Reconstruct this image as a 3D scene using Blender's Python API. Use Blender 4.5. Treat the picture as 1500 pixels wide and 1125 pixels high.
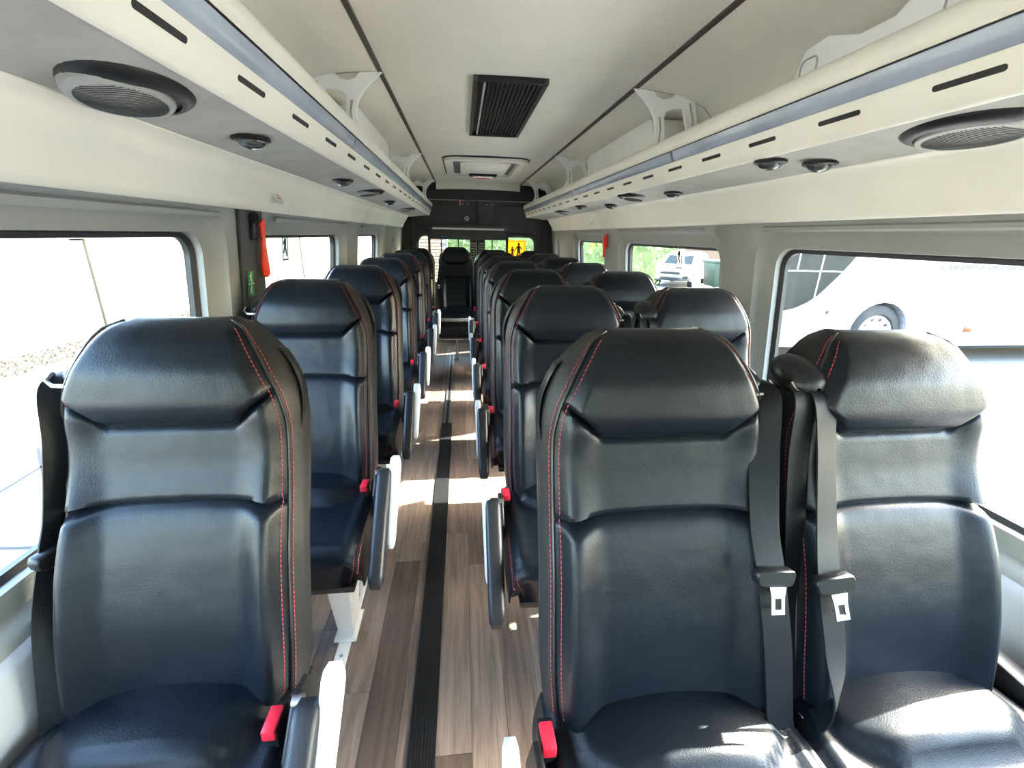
import bpy, bmesh, math, random
from mathutils import Vector, Matrix
random.seed(7)
sc = bpy.context.scene
COL = sc.collection
for _o in list(bpy.data.objects):
    bpy.data.objects.remove(_o)

# ------------------------------------------------------------------ camera
CAM = Vector((-0.2073, 0.0, 1.30))
c_right = Vector((0.99408, -0.10684, 0.01998))
c_up = Vector((0.01510, 0.31776, 0.94805))
c_fwd = Vector((0.10764, 0.94213, -0.31749))
camd = bpy.data.cameras.new('camera')
camd.sensor_width = 36.0
camd.lens = 650.0 / 1500.0 * 36.0
camd.clip_start = 0.02
camd.clip_end = 400
cam = bpy.data.objects.new('camera', camd)
COL.objects.link(cam)
cam.matrix_world = Matrix(((c_right.x, c_up.x, -c_fwd.x, CAM.x), (c_right.y, c_up.y, -c_fwd.y, CAM.y),
                           (c_right.z, c_up.z, -c_fwd.z, CAM.z), (0, 0, 0, 1)))
sc.camera = cam

# ------------------------------------------------------------------ sky, sun, exposure
SUN_DIR = Vector((1.0, 0.36, 0.80)).normalized()          # towards the sun
world = bpy.data.worlds.new('world')
sc.world = world
world.use_nodes = True
wn = world.node_tree
wn.nodes.clear()
w_out = wn.nodes.new('ShaderNodeOutputWorld')
w_bg = wn.nodes.new('ShaderNodeBackground')
w_sky = wn.nodes.new('ShaderNodeTexSky')
w_sky.sky_type = 'NISHITA'
w_sky.sun_disc = False
w_sky.sun_elevation = math.asin(SUN_DIR.z)
w_sky.sun_rotation = math.atan2(SUN_DIR.x, SUN_DIR.y)
w_sky.air_density = 1.3
w_sky.dust_density = 3.0
w_bg.inputs['Strength'].default_value = 0.66
wn.links.new(w_sky.outputs['Color'], w_bg.inputs['Color'])
wn.links.new(w_bg.outputs['Background'], w_out.inputs['Surface'])
sun_d = bpy.data.lights.new('sun', 'SUN')
sun_d.energy = 11.0
sun_d.angle = math.radians(0.6)
sun_d.color = (1.0, 0.95, 0.86)
sun = bpy.data.objects.new('sun', sun_d)
COL.objects.link(sun)
sun.rotation_euler = SUN_DIR.to_track_quat('Z', 'Y').to_euler()
sun.location = (6, -4, 12)

sc.view_settings.view_transform = 'Standard'
sc.view_settings.look = 'None'
sc.view_settings.gamma = 1.0
sc.view_settings.use_curve_mapping = False
sc.view_settings.exposure = 3.25
sc.cycles.use_denoising = True
sc.cycles.max_bounces = 10
sc.cycles.diffuse_bounces = 6
sc.cycles.glossy_bounces = 4
sc.cycles.transparent_max_bounces = 16
sc.cycles.sample_clamp_indirect = 8.0

# ------------------------------------------------------------------ helpers
def mat(name, col, rough=0.5, metal=0.0, spec=0.5, var=0.0, scale=6.0, bump=0.0, bscale=200.0, coat=0.0, stretch=None, col2=None, coat_rough=0.1):
    m = bpy.data.materials.new(name)
    m.use_nodes = True
    nt = m.node_tree
    p = nt.nodes['Principled BSDF']
    p.inputs['Base Color'].default_value = (*col, 1)
    p.inputs['Roughness'].default_value = rough
    p.inputs['Metallic'].default_value = metal
    p.inputs['Specular IOR Level'].default_value = spec
    p.inputs['Coat Weight'].default_value = coat
    p.inputs['Coat Roughness'].default_value = coat_rough
    tc = nt.nodes.new('ShaderNodeTexCoord')
    vec = tc.outputs['Object']
    if stretch:
        mp = nt.nodes.new('ShaderNodeMapping')
        mp.inputs['Scale'].default_value = stretch
        nt.links.new(vec, mp.inputs['Vector'])
        vec = mp.outputs['Vector']
    if var > 0:
        n = nt.nodes.new('ShaderNodeTexNoise')
        n.inputs['Scale'].default_value = scale
        n.inputs['Detail'].default_value = 5
        nt.links.new(vec, n.inputs['Vector'])
        r = nt.nodes.new('ShaderNodeValToRGB')
        r.color_ramp.elements[0].position = 0.3
        r.color_ramp.elements[1].position = 0.7
        a = col2 if col2 else tuple(c * (1 - var) for c in col)
        b = col if col2 else tuple(min(1, c * (1 + var)) for c in col)
        r.color_ramp.elements[0].color = (*a, 1)
        r.color_ramp.elements[1].color = (*b, 1)
        nt.links.new(n.outputs['Fac'], r.inputs['Fac'])
        nt.links.new(r.outputs['Color'], p.inputs['Base Color'])
    if bump > 0:
        n2 = nt.nodes.new('ShaderNodeTexNoise')
        n2.inputs['Scale'].default_value = bscale
        n2.inputs['Detail'].default_value = 3
        nt.links.new(vec, n2.inputs['Vector'])
        bp = nt.nodes.new('ShaderNodeBump')
        bp.inputs['Strength'].default_value = bump
        bp.inputs['Distance'].default_value = 0.002
        nt.links.new(n2.outputs['Fac'], bp.inputs['Height'])
        nt.links.new(bp.outputs['Normal'], p.inputs['Normal'])
    return m

def glass_mat(name, tint, refl=0.06):
    m = bpy.data.materials.new(name)
    m.use_nodes = True
    nt = m.node_tree
    nt.nodes.clear()
    o = nt.nodes.new('ShaderNodeOutputMaterial')
    t = nt.nodes.new('ShaderNodeBsdfTransparent')
    t.inputs['Color'].default_value = (*tint, 1)
    g = nt.nodes.new('ShaderNodeBsdfGlossy')
    g.inputs['Roughness'].default_value = 0.02
    mx = nt.nodes.new('ShaderNodeMixShader')
    lw = nt.nodes.new('ShaderNodeLayerWeight')
    lw.inputs['Blend'].default_value = 0.5
    pw = nt.nodes.new('ShaderNodeMath')
    pw.operation = 'POWER'
    pw.inputs[1].default_value = 5.0
    ml = nt.nodes.new('ShaderNodeMath')
    ml.operation = 'MULTIPLY_ADD'
    ml.inputs[1].default_value = 0.5
    ml.inputs[2].default_value = 0.02
    nt.links.new(lw.outputs['Facing'], pw.inputs[0])
    nt.links.new(pw.outputs['Value'], ml.inputs[0])
    nt.links.new(ml.outputs['Value'], mx.inputs['Fac'])
    nt.links.new(t.outputs['BSDF'], mx.inputs[1])
    nt.links.new(g.outputs['BSDF'], mx.inputs[2])
    nt.links.new(mx.outputs['Shader'], o.inputs['Surface'])
    return m

def leather_mat(name, col, rough):
    m = mat(name, col, rough, spec=0.22, bump=0.22, bscale=420)
    nt = m.node_tree
    p = nt.nodes['Principled BSDF']
    # soft large wrinkles added under the grain
    bp = [n for n in nt.nodes if n.type == 'BUMP'][0]
    tc = [n for n in nt.nodes if n.type == 'TEX_COORD'][0]
    n = nt.nodes.new('ShaderNodeTexNoise')
    n.inputs['Scale'].default_value = 9
    n.inputs['Detail'].default_value = 2
    nt.links.new(tc.outputs['Object'], n.inputs['Vector'])
    b2 = nt.nodes.new('ShaderNodeBump')
    b2.inputs['Strength'].default_value = 0.35
    b2.inputs['Distance'].default_value = 0.012
    nt.links.new(n.outputs['Fac'], b2.inputs['Height'])
    nt.links.new(b2.outputs['Normal'], bp.inputs['Normal'])
    return m

M = {
    'leather': leather_mat('black_leather', (0.004, 0.006, 0.0095), 0.34),
    'leather_side': leather_mat('black_leather_side', (0.012, 0.012, 0.013), 0.45),
    'piping': mat('black_piping', (0.01, 0.01, 0.011), 0.35),
    'stitch': mat('red_thread', (0.34, 0.035, 0.04), 0.7),
    'shell': mat('black_shell', (0.008, 0.009, 0.011), 0.35, spec=0.3, bump=0.1, bscale=500),
    'belt': mat('belt_webbing', (0.007, 0.008, 0.010), 0.45, spec=0.14, bump=0.15, bscale=160, stretch=(6, 1, .15)),
    'chrome': mat('bright_metal', (0.75, 0.75, 0.74), 0.22, metal=1.0),
    'steel': mat('dull_steel', (0.42, 0.42, 0.43), 0.38, metal=1.0),
    'red': mat('red_plastic', (0.75, 0.02, 0.045), 0.35),
    'red_orange': mat('hammer_red', (0.85, 0.05, 0.012), 0.4),
    'black': mat('black_plastic', (0.010, 0.010, 0.011), 0.42, spec=0.35),
    'pad': mat('armrest_rubber', (0.014, 0.015, 0.018), 0.42, spec=0.35, bump=0.2, bscale=500),
    'white': mat('white_plastic', (0.84, 0.85, 0.84), 0.4, var=0.03, scale=3),
    'grey_arm': mat('light_grey_plastic', (0.50, 0.52, 0.53), 0.42, var=0.03, scale=3),
    'cream': mat('cream_plastic', (0.78, 0.755, 0.665), 0.42, var=0.05, scale=2.2),
    'box': mat('ivory_plastic', (0.78, 0.76, 0.70), 0.45, var=0.03, scale=3),
    'ceiling': mat('beige_headliner', (0.80, 0.77, 0.68), 0.85, var=0.06, scale=2.0, bump=0.25, bscale=900),
    'under': mat('grey_felt', (0.40, 0.40, 0.365), 0.9, var=0.10, scale=9.0, bump=0.5, bscale=700),
    'wall': mat('grey_trim', (0.27, 0.275, 0.262), 0.55, var=0.05, scale=4, bump=0.15, bscale=800),
    'walllow': mat('grey_lower_trim', (0.36, 0.37, 0.38), 0.5, var=0.05, scale=4, bump=0.15, bscale=800),
    'dark': mat('dark_grey_panel', (0.045, 0.05, 0.05), 0.6, var=0.1, scale=6, bump=0.2, bscale=500),
    'blackframe': mat('black_paint', (0.010, 0.010, 0.012), 0.45),
    'strip': mat('blue_diffuser', (0.36, 0.41, 0.49), 0.25, var=0.12, scale=10, stretch=(1, 0.6, 1), coat=0.3),
    'gap': mat('dark_gap', (0.03, 0.028, 0.025), 0.9),
    'seal': mat('rubber_seal', (0.015, 0.015, 0.016), 0.5),
    'glass': glass_mat('window_glass', (0.92, 0.95, 0.94)),
    'glass_dim': glass_mat('rear_glass', (0.80, 0.84, 0.80)),
    'coachglass': mat('coach_dark_glass', (0.020, 0.021, 0.018), 0.12, spec=0.15, var=0.35, scale=1.6),
    'coach': mat('coach_white', (0.28, 0.285, 0.30), 0.25, coat=0.4),
    'carwhite': mat('car_white', (0.15, 0.153, 0.165), 0.25, coat=0.4),
    'tyre': mat('tyre_rubber', (0.012, 0.012, 0.012), 0.8),
    'amber': mat('amber_lens', (0.16, 0.03, 0.004), 0.3),
    'concrete': mat('pale_concrete', (0.10, 0.10, 0.097), 0.9, var=0.10, scale=1.2),
    'render': mat('cream_render', (0.105, 0.098, 0.076), 0.9, var=0.07, scale=1.1),
    'renderwhite': mat('white_render', (0.17, 0.172, 0.17), 0.9, var=0.06, scale=1.1),
    'post': mat('ochre_render', (0.055, 0.049, 0.028), 0.9, var=0.15, scale=3),
    'gravel': mat('gravel_brown', (0.016, 0.012, 0.007), 0.95, var=0.4, scale=40),
    'stone': mat('gravel_stone', (0.50, 0.46, 0.38), 0.95, var=0.3, scale=9),
    'hedge': mat('hedge_leaf', (0.26, 0.31, 0.12), 0.6, var=0.5, scale=30, col2=(0.11, 0.165, 0.045)),
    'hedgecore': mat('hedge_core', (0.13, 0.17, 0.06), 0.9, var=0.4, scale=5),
    'wood': mat('fence_wood', (0.10, 0.06, 0.035), 0.8, var=0.2, scale=8, stretch=(1, 1, .15)),
    'bin': mat('green_bin', (0.012, 0.032, 0.017), 0.5),
    'green': mat('green_sign', (0.02, 0.25, 0.07), 0.5),
    'signwhite': mat('sign_white', (0.80, 0.80, 0.76), 0.5),
    'signblack': mat('sign_black', (0.012, 0.012, 0.012), 0.5),
    'yellow': mat('sign_yellow', (0.80, 0.52, 0.05), 0.5),
    'brick': mat('brick_red', (0.30, 0.17, 0.11), 0.9, var=0.3, scale=14),
    'spk': mat('speaker_grey', (0.34, 0.34, 0.32), 0.45),
    'lens': mat('smoked_lens', (0.045, 0.05, 0.05), 0.12, coat=0.5),
    'bluegrey': mat('car_glass', (0.012, 0.018, 0.016), 0.1, spec=0.15),
    'brown': mat('dark_trim', (0.05, 0.045, 0.04), 0.5),
    'textgrey': mat('faint_lettering', (0.016, 0.017, 0.018), 0.5),
    'texttan': mat('faint_tan_lettering', (0.06, 0.055, 0.045), 0.5),
    'stickred': mat('sticker_red', (0.55, 0.16, 0.12), 0.6),
}
_y = M['signwhite'].node_tree
_tr = _y.nodes.new('ShaderNodeBsdfTranslucent'); _tr.inputs['Color'].default_value = (0.80, 0.80, 0.74, 1)
_mx = _y.nodes.new('ShaderNodeMixShader'); _mx.inputs['Fac'].default_value = 0.35
_y.links.new(_y.nodes['Principled BSDF'].outputs['BSDF'], _mx.inputs[1]); _y.links.new(_tr.outputs['BSDF'], _mx.inputs[2])
_y.links.new(_mx.outputs['Shader'], [n for n in _y.nodes if n.type == 'OUTPUT_MATERIAL'][0].inputs['Surface'])
_y = M['yellow'].node_tree
_tr = _y.nodes.new('ShaderNodeBsdfTranslucent'); _tr.inputs['Color'].default_value = (0.85, 0.50, 0.06, 1)
_mx = _y.nodes.new('ShaderNodeMixShader'); _mx.inputs['Fac'].default_value = 0.5
_y.links.new(_y.nodes['Principled BSDF'].outputs['BSDF'], _mx.inputs[1]); _y.links.new(_tr.outputs['BSDF'], _mx.inputs[2])
_y.links.new(_mx.outputs['Shader'], [n for n in _y.nodes if n.type == 'OUTPUT_MATERIAL'][0].inputs['Surface'])
# wood planks: a few board tones of one vinyl
def plank_mat(name, base, seed):
    m = bpy.data.materials.new(name)
    m.use_nodes = True
    nt = m.node_tree
    p = nt.nodes['Principled BSDF']
    tc = nt.nodes.new('ShaderNodeTexCoord')
    mp = nt.nodes.new('ShaderNodeMapping')
    mp.inputs['Scale'].default_value = (26, 1.4, 1)
    mp.inputs['Location'].default_value = (seed * 3.1, seed * 1.7, 0)
    oi = nt.nodes.new('ShaderNodeObjectInfo')
    add = nt.nodes.new('ShaderNodeVectorMath')
    add.operation = 'ADD'
    mul = nt.nodes.new('ShaderNodeVectorMath')
    mul.operation = 'SCALE'
    mul.inputs['Scale'].default_value = 30.0
    cmb = nt.nodes.new('ShaderNodeCombineXYZ')
    nt.links.new(oi.outputs['Random'], cmb.inputs['X'])
    nt.links.new(oi.outputs['Random'], cmb.inputs['Y'])
    nt.links.new(cmb.outputs['Vector'], mul.inputs[0])
    nt.links.new(tc.outputs['Object'], mp.inputs['Vector'])
    nt.links.new(mp.outputs['Vector'], add.inputs[0])
    nt.links.new(mul.outputs['Vector'], add.inputs[1])
    n = nt.nodes.new('ShaderNodeTexNoise')
    n.inputs['Scale'].default_value = 2.2
    n.inputs['Detail'].default_value = 8
    n.inputs['Roughness'].default_value = 0.65
    n.inputs['Distortion'].default_value = 0.6
    nt.links.new(add.outputs['Vector'], n.inputs['Vector'])
    r = nt.nodes.new('ShaderNodeValToRGB')
    r.color_ramp.elements[0].position = 0.32
    r.color_ramp.elements[1].position = 0.70
    r.color_ramp.elements[0].color = (*(c * 0.60 for c in base), 1)
    r.color_ramp.elements[1].color = (*(c * 1.45 for c in base), 1)
    nt.links.new(n.outputs['Fac'], r.inputs['Fac'])
    nt.links.new(r.outputs['Color'], p.inputs['Base Color'])
    p.inputs['Roughness'].default_value = 0.42
    bp = nt.nodes.new('ShaderNodeBump')
    bp.inputs['Strength'].default_value = 0.12
    bp.inputs['Distance'].default_value = 0.002
    nt.links.new(n.outputs['Fac'], bp.inputs['Height'])
    nt.links.new(bp.outputs['Normal'], p.inputs['Normal'])
    return m
PLANKS = [plank_mat('vinyl_plank_a', (0.155, 0.112, 0.088), 1), plank_mat('vinyl_plank_b', (0.098, 0.070, 0.055), 2),
          plank_mat('vinyl_plank_c', (0.215, 0.162, 0.130), 3)]

def tag(o, label=None, cat=None, group=None, kind=None):
    if label: o['label'] = label
    if cat: o['category'] = cat
    if group: o['group'] = group
    if kind: o['kind'] = kind
    return o

def empty(name, loc=(0, 0, 0), rz=0):
    o = bpy.data.objects.new(name, None)
    o.empty_display_size = 0.05
    COL.objects.link(o)
    o.location = loc
    o.rotation_euler = (0, 0, rz)
    return o

def link(name, me, parent=None, loc=None):
    o = bpy.data.objects.new(name, me)
    COL.objects.link(o)
    if parent: o.parent = parent
    if loc: o.location = loc
    return o

class MB:
    """collects geometry for ONE mesh object"""
    def __init__(s):
        s.v = []; s.f = []
    def add(s, vs, fs):
        b = len(s.v)
        s.v += [tuple(q) for q in vs]
        s.f += [tuple(i + b for i in f) for f in fs]
        return s
    def box(s, x0, x1, y0, y1, z0, z1):
        vs = [(x0, y0, z0), (x1, y0, z0), (x1, y1, z0), (x0, y1, z0), (x0, y0, z1), (x1, y0, z1), (x1, y1, z1), (x0, y1, z1)]
        return s.add(vs, [(0, 3, 2, 1), (4, 5, 6, 7), (0, 1, 5, 4), (1, 2, 6, 5), (2, 3, 7, 6), (3, 0, 4, 7)])
    def grid(s, rows, wrap=False):
        n = len(rows[0]); b = []
        vs = [p for r in rows for p in r]
        for i in range(len(rows) - 1):
            for j in range(n if wrap else n - 1):
                k = (j + 1) % n
                b.append((i * n + j, i * n + k, (i + 1) * n + k, (i + 1) * n + j))
        return s.add(vs, b)
    def tube(s, pts, r, n=10, cap=True, flat=1.0, up=None):
        pts = [Vector(p) for p in pts]
        rows = []
        rr = r if isinstance(r, (list, tuple)) else [r] * len(pts)
        prev = None
        for i, p in enumerate(pts):
            t = (pts[min(i + 1, len(pts) - 1)] - pts[max(i - 1, 0)]).normalized()
            u = Vector(up) if up else (prev if prev else Vector((0, 0, 1) if abs(t.z) < .9 else (1, 0, 0)))
            a = t.cross(u)
            if a.length < 1e-5: a = t.cross(Vector((1, 0, 0)))
            a.normalize()
            bb = a.cross(t).normalized()
            prev = bb
            rows.append([p + a * math.cos(2 * math.pi * k / n) * rr[i] + bb * math.sin(2 * math.pi * k / n) * rr[i] * flat for k in range(n)])
        s.grid(rows, wrap=True)
        if cap:
            b = len(s.v) - len(pts) * n
            s.f.append(tuple(b + k for k in range(n)))
            s.f.append(tuple(b + (len(pts) - 1) * n + k for k in reversed(range(n))))
        return s
    def prism(s, poly, axis, a0, a1):
        """poly in 2D extruded along axis ('x': (y,z), 'y': (x,z), 'z': (x,y))"""
        def P(q, t):
            return (t, q[0], q[1]) if axis == 'x' else ((q[0], t, q[1]) if axis == 'y' else (q[0], q[1], t))
        n = len(poly)
        vs = [P(q, a0) for q in poly] + [P(q, a1) for q in poly]
        fs = [tuple(range(n)), tuple(n + k for k in reversed(range(n)))]
        fs += [(k, n + k, n + (k + 1) % n, (k + 1) % n) for k in range(n)]
        return s.add(vs, fs)
    def mesh(s, name, m, smooth=True, bevel=0.0, seg=2, angle=40):
        me = bpy.data.meshes.new(name)
        me.from_pydata(s.v, [], s.f)
        me.materials.append(m)
        bm = bmesh.new()
        bm.from_mesh(me)
        bmesh.ops.recalc_face_normals(bm, faces=bm.faces)
        if bevel > 0:
            es = [e for e in bm.edges if e.is_manifold and e.calc_face_angle(0) > math.radians(35)]
            bmesh.ops.bevel(bm, geom=es, offset=bevel, segments=seg, profile=0.5, affect='EDGES', clamp_overlap=True)
        if smooth:
            for f in bm.faces: f.smooth = True
            for e in bm.edges:
                if e.is_manifold and e.calc_face_angle(0) > math.radians(angle): e.smooth = False
        bm.to_mesh(me)
        bm.free()
        me.update()
        return me
    def obj(s, name, m, parent=None, loc=None, **k):
        return link(name, s.mesh(name, m, **k), parent, loc)

def interp(pts, x):
    """smooth (Catmull-Rom like, monotone) interpolation through sorted (x,y)"""
    if x <= pts[0][0]: return pts[0][1]
    if x >= pts[-1][0]: return pts[-1][1]
    for i in range(len(pts) - 1):
        x0, y0 = pts[i]; x1, y1 = pts[i + 1]
        if x0 <= x <= x1:
            def sl(k):
                if k <= 0 or k >= len(pts) - 1:
                    return 0 if False else ((pts[min(k + 1, len(pts) - 1)][1] - pts[max(k - 1, 0)][1]) / (pts[min(k + 1, len(pts) - 1)][0] - pts[max(k - 1, 0)][0]))
                a = (pts[k][1] - pts[k - 1][1]) / (pts[k][0] - pts[k - 1][0]); b = (pts[k + 1][1] - pts[k][1]) / (pts[k + 1][0] - pts[k][0])
                return 0 if a * b <= 0 else 2 * a * b / (a + b)
            h = x1 - x0; t = (x - x0) / h
            return (2 * t ** 3 - 3 * t * t + 1) * y0 + (t ** 3 - 2 * t * t + t) * h * sl(i) + (-2 * t ** 3 + 3 * t * t) * y1 + (t ** 3 - t * t) * h * sl(i + 1)

def sstep(a, b, x):
    t = max(0, min(1, (x - a) / (b - a)))
    return t * t * (3 - 2 * t)

def rrect(x0, x1, y0, y1, r, n=6):
    out = []
    for cx, cy, a0 in ((x1 - r, y1 - r, 0), (x0 + r, y1 - r, 90), (x0 + r, y0 + r, 180), (x1 - r, y0 + r, 270)):
        for k in range(n + 1):
            a = math.radians(a0 + 90 * k / n)
            out.append((cx + r * math.cos(a), cy + r * math.sin(a)))
    return out

def ring_square(x0, x1, y0, y1, inner):
    """outer rectangle points matched one to one with the points of an inner loop"""
    cx = sum(p[0] for p in inner) / len(inner); cy = sum(p[1] for p in inner) / len(inner)
    ix0 = min(p[0] for p in inner); ix1 = max(p[0] for p in inner); iy0 = min(p[1] for p in inner); iy1 = max(p[1] for p in inner)
    n = len(inner) // 4
    out = []
    for q in range(4):
        for k in range(n):
            t = k / (n - 1)
            px, py = inner[q * n + k]
            if q == 0: p = (x1, py) if t < .5 else (px, y1)
            if q == 1: p = (px, y1) if t < .5 else (x0, py)
            if q == 2: p = (x0, py) if t < .5 else (px, y0)
            if q == 3: p = (px, y0) if t < .5 else (x1, py)
            if abs(t - .5) < 1e-6: p = ((x1, y1), (x0, y1), (x0, y0), (x1, y0))[q]
            out.append(p)
    return out

def text(name, body, size, m, parent, loc, rot, extrude=0.0005, align='LEFT'):
    cu = bpy.data.curves.new(name, 'FONT')
    cu.body = body
    cu.size = size
    cu.extrude = extrude
    cu.align_x = align
    cu.resolution_u = 2
    cu.materials.append(m)
    tmp = bpy.data.objects.new(name + '_curve', cu)
    COL.objects.link(tmp)
    bpy.context.view_layer.update()
    me = bpy.data.meshes.new_from_object(tmp.evaluated_get(bpy.context.evaluated_depsgraph_get()))
    bpy.data.objects.remove(tmp)
    me.name = name
    o = bpy.data.objects.new(name, me)
    COL.objects.link(o)
    if parent: o.parent = parent
    o.location = loc
    o.rotation_euler = rot
    return o

YF, YB = -2.4, 5.95          # front and rear ends of the cabin
def xw(z):                   # half width of the inner wall at height z (walls lean inwards)
    return 0.995 - 0.095 * (z - 0.62) if z > 0.62 else 0.995 - 0.09 * ((0.62 - z) / 0.62) ** 0.8

# ------------------------------------------------------------------ floor
fl = MB().box(-1.02, 1.02, YF, YB, -0.06, -0.004).obj('floor', M['gap'], smooth=False)
tag(fl, 'dark wood-look vinyl plank floor running along the aisle', 'floor', kind='structure')
PW = 0.1
lens_ = {}
for i in range(20):
    x0 = -1.0 + i * PW + 0.0
    y = YF - random.random() * 0.9
    while y < YB:
        L = 0.92
        y0, y1 = max(y, YF), min(y + L, YB)
        if y1 - y0 > 0.03:
            key = (round(y1 - y0, 3), random.randrange(3))
            if key not in lens_:
                ll = y1 - y0
                lens_[key] = MB().box(0.0006, PW - 0.0006, 0.0006, ll - 0.0006, -0.006, 0.0).mesh('plank', PLANKS[key[1]], smooth=False)
            link('plank', lens_[key], fl, (x0, y0, 0.0))
        y += L
# ------------------------------------------------------------------ side walls with their windows
def make_wall(sgn, bays, name, label, tr_no):
    root = empty(name, (0, 0, 0))
    tag(root, label, 'wall', kind='structure')
    ZT, ZB = 1.42, 0.60
    def P(y, z, off=0.0): return (sgn * (xw(z) + off), y, z)
    wins = []
    for bi, (y0, y1, wy0, wy1, wz0, wz1) in enumerate(bays):
        m = MB()
        r = min(0.07, (wy1 - wy0) * .3)
        mg1, mg2 = 0.075, 0.055
        small = (wy1 - wy0) < 0.2
        if small: mg1, mg2 = 0.03, 0.02
        h3 = rrect(wy0, wy1, wz0, wz1, r)
        h2 = rrect(wy0 - mg2, wy1 + mg2, wz0 - mg2 * .8, wz1 + mg2 * .9, r + mg2 * .6)
        h1 = rrect(wy0 - mg1, wy1 + mg1, wz0 - mg1 * .8, min(wz1 + mg1 * .9, ZT - .02), r + mg1 * .6)
        h0 = ring_square(y0, y1, ZB, ZT, h1)
        rows = [[P(*q) for q in h0], [P(*q) for q in h1], [P(*q, 0.028) for q in h2],
                [P(*q, 0.034) for q in h3], [P(*q, 0.075) for q in rrect(wy0 + .004, wy1 - .004, wz0 + .004, wz1 - .004, r)]]
        m.grid(rows, wrap=True)
        m.obj('window_surround', M['wall'], root, angle=50)
        wins.append((wy0, wy1, wz0, wz1, r))
    # lower wall with a sloping ledge under the windows
    prof = [(xw(.60), .60), (xw(.60) - .018, .585), (xw(.58) - .03, .50), (xw(.5) - .015, .40), (xw(.3), .3), (xw(.0), 0.0)]
    m = MB()
    m.grid([[(sgn * p[0], yy, p[1]) for p in prof] for yy in (bays[0][0], bays[-1][1])])
    m.obj('lower_panel', M['walllow'], root)
    # outer skin of the body, so the wall has thickness and keeps light out
    m = MB()
    for (y0, y1, wy0, wy1, wz0, wz1) in bays:
        h = rrect(wy0 + .004, wy1 - .004, wz0 + .004, wz1 - .004, min(.07, (wy1 - wy0) * .3))
        ho = ring_square(y0, y1, .1, 1.75, h)
        m.grid([[P(*q, 0.10) for q in ho], [P(*q, 0.085) for q in h]], wrap=True)
    m.grid([[(sgn * (xw(.1) + .1), yy, .1) for yy in (YF, YB)], [(sgn * (xw(.1) + .1), yy, -.35) for yy in (YF, YB)]])
    m.obj('outer_skin', M['coach'], root)
    for (wy0, wy1, wz0, wz1, r) in wins:
        w = empty('window_%d' % tr_no[0], (sgn * 1.0, (wy0 + wy1) / 2, wz0))
        tr_no[0] += 1
        lb = {True: 'left', False: 'right'}[sgn < 0]
        tag(w, 'side window with black rubber seal in the %s wall, spanning %.1f to %.1f metres along it' % (lb, wy0 - YF, wy1 - YF), 'window', kind='structure')
        inv = Vector(w.location)
        loop = rrect(wy0 + .004, wy1 - .004, wz0 + .004, wz1 - .004, r, 8)
        g = MB()
        pts = [Vector(P(*q, .078)) - inv for q in loop]
        pts2 = [Vector(P(*q, .083)) - inv for q in loop]
        n = len(pts)
        g.add(pts + pts2, [tuple(range(n)), tuple(n + k for k in reversed(range(n)))] + [(k, n + k, n + (k + 1) % n, (k + 1) % n) for k in range(n)])
        g.obj('pane', M['glass'], w, smooth=False)
        s = MB()
        i_in = rrect(wy0 + .02, wy1 - .02, wz0 + .016, wz1 - .016, max(.02, r - .012), 8)
        s.grid([[Vector(P(*q, .052)) - inv for q in loop], [Vector(P(*q, .060)) - inv for q in i_in],
                [Vector(P(*q, .074)) - inv for q in i_in], [Vector(P(*q, .076)) - inv for q in loop]], wrap=True)
        s.obj('rubber_seal', M['seal'], w)
    return root, wins

WIN = [1]
L_BAYS = [(YF, -0.42, -1.75, -0.52, .68, 1.262), (-0.42, 1.62, -.32, 1.46, .68, 1.293), (1.62, 3.16, 1.86, 3.00, .68, 1.285),
          (3.16, 4.62, 3.46, 4.36, .68, 1.285), (4.62, YB, 5.06, 5.16, .85, 1.235)]
R_BAYS = [(YF, -0.42, -1.75, -0.52, .68, 1.262), (-0.42, 1.76, -.32, 1.62, .68, 1.275), (1.76, 3.41, 2.00, 3.25, .68, 1.265),
          (3.41, 4.88, 3.73, 4.64, .68, 1.268), (4.88, YB, 5.43, 5.53, .85, 1.235)]
wl, wlw = make_wall(-1, L_BAYS, 'wall_left', 'grey moulded side wall left of the aisle', WIN)
wr, wrw = make_wall(1, R_BAYS, 'wall_right', 'grey moulded side wall right of the aisle', WIN)
_wlab = ['foremost left side window beside the front of the cabin', 'largest left side window, beside the nearest single seat, a pale wall outside',
         'left side window with the exit pictogram sticker', 'short left side window nearest the rear, no sticker', 'narrow upright slot window near the rear of the left wall',
         'foremost right side window beside the front of the cabin', 'right side window that shows the white coach', 'right side window that shows the white car and an exit sticker',
         'short right side window filled by green hedge', 'narrow upright slot window near the rear of the right wall']
for k in range(10):
    bpy.data.objects['window_%d' % (k + 1)]['label'] = _wlab[k]

# little ledge mouldings above the windows, and pillar seams
for sgn, root, spans in ((-1, wl, ((1.92, 3.05), (3.5, 4.4), (-.3, 1.5))), (1, wr, ((2.1, 3.3), (3.8, 4.65), (-.3, 1.66)))):
    for a, b in spans:
        pr_ = [(xw(1.36) + .002, 1.352), (xw(1.36) - .006, 1.346), (xw(1.34) - .005, 1.336), (xw(1.33) + .002, 1.331)]
        MB().prism([(sgn * p[0], p[1]) for p in pr_], 'y', a, b).obj('ledge_moulding', M['wall'], root)
    for yy in ((1.66, 3.2, 4.66) if sgn < 0 else (1.80, 3.45, 4.92)):
        MB().box(sgn * xw(1.0) - .003, sgn * xw(1.0) + .003, yy - .0015, yy + .0015, .62, 1.38).obj('panel_seam', M['gap'], root, smooth=False)
# B-pillar cover strip on the left (dark grey) that carries the hammer
MB().prism([(-xw(.62) + .004, .62), (-xw(1.40) + .004, 1.40), (-xw(1.40) + .016, 1.40), (-xw(.62) + .016, .62)], 'y', 1.60, 1.77).obj('pillar_cover', M['dark'], wl, bevel=.004)

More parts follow.
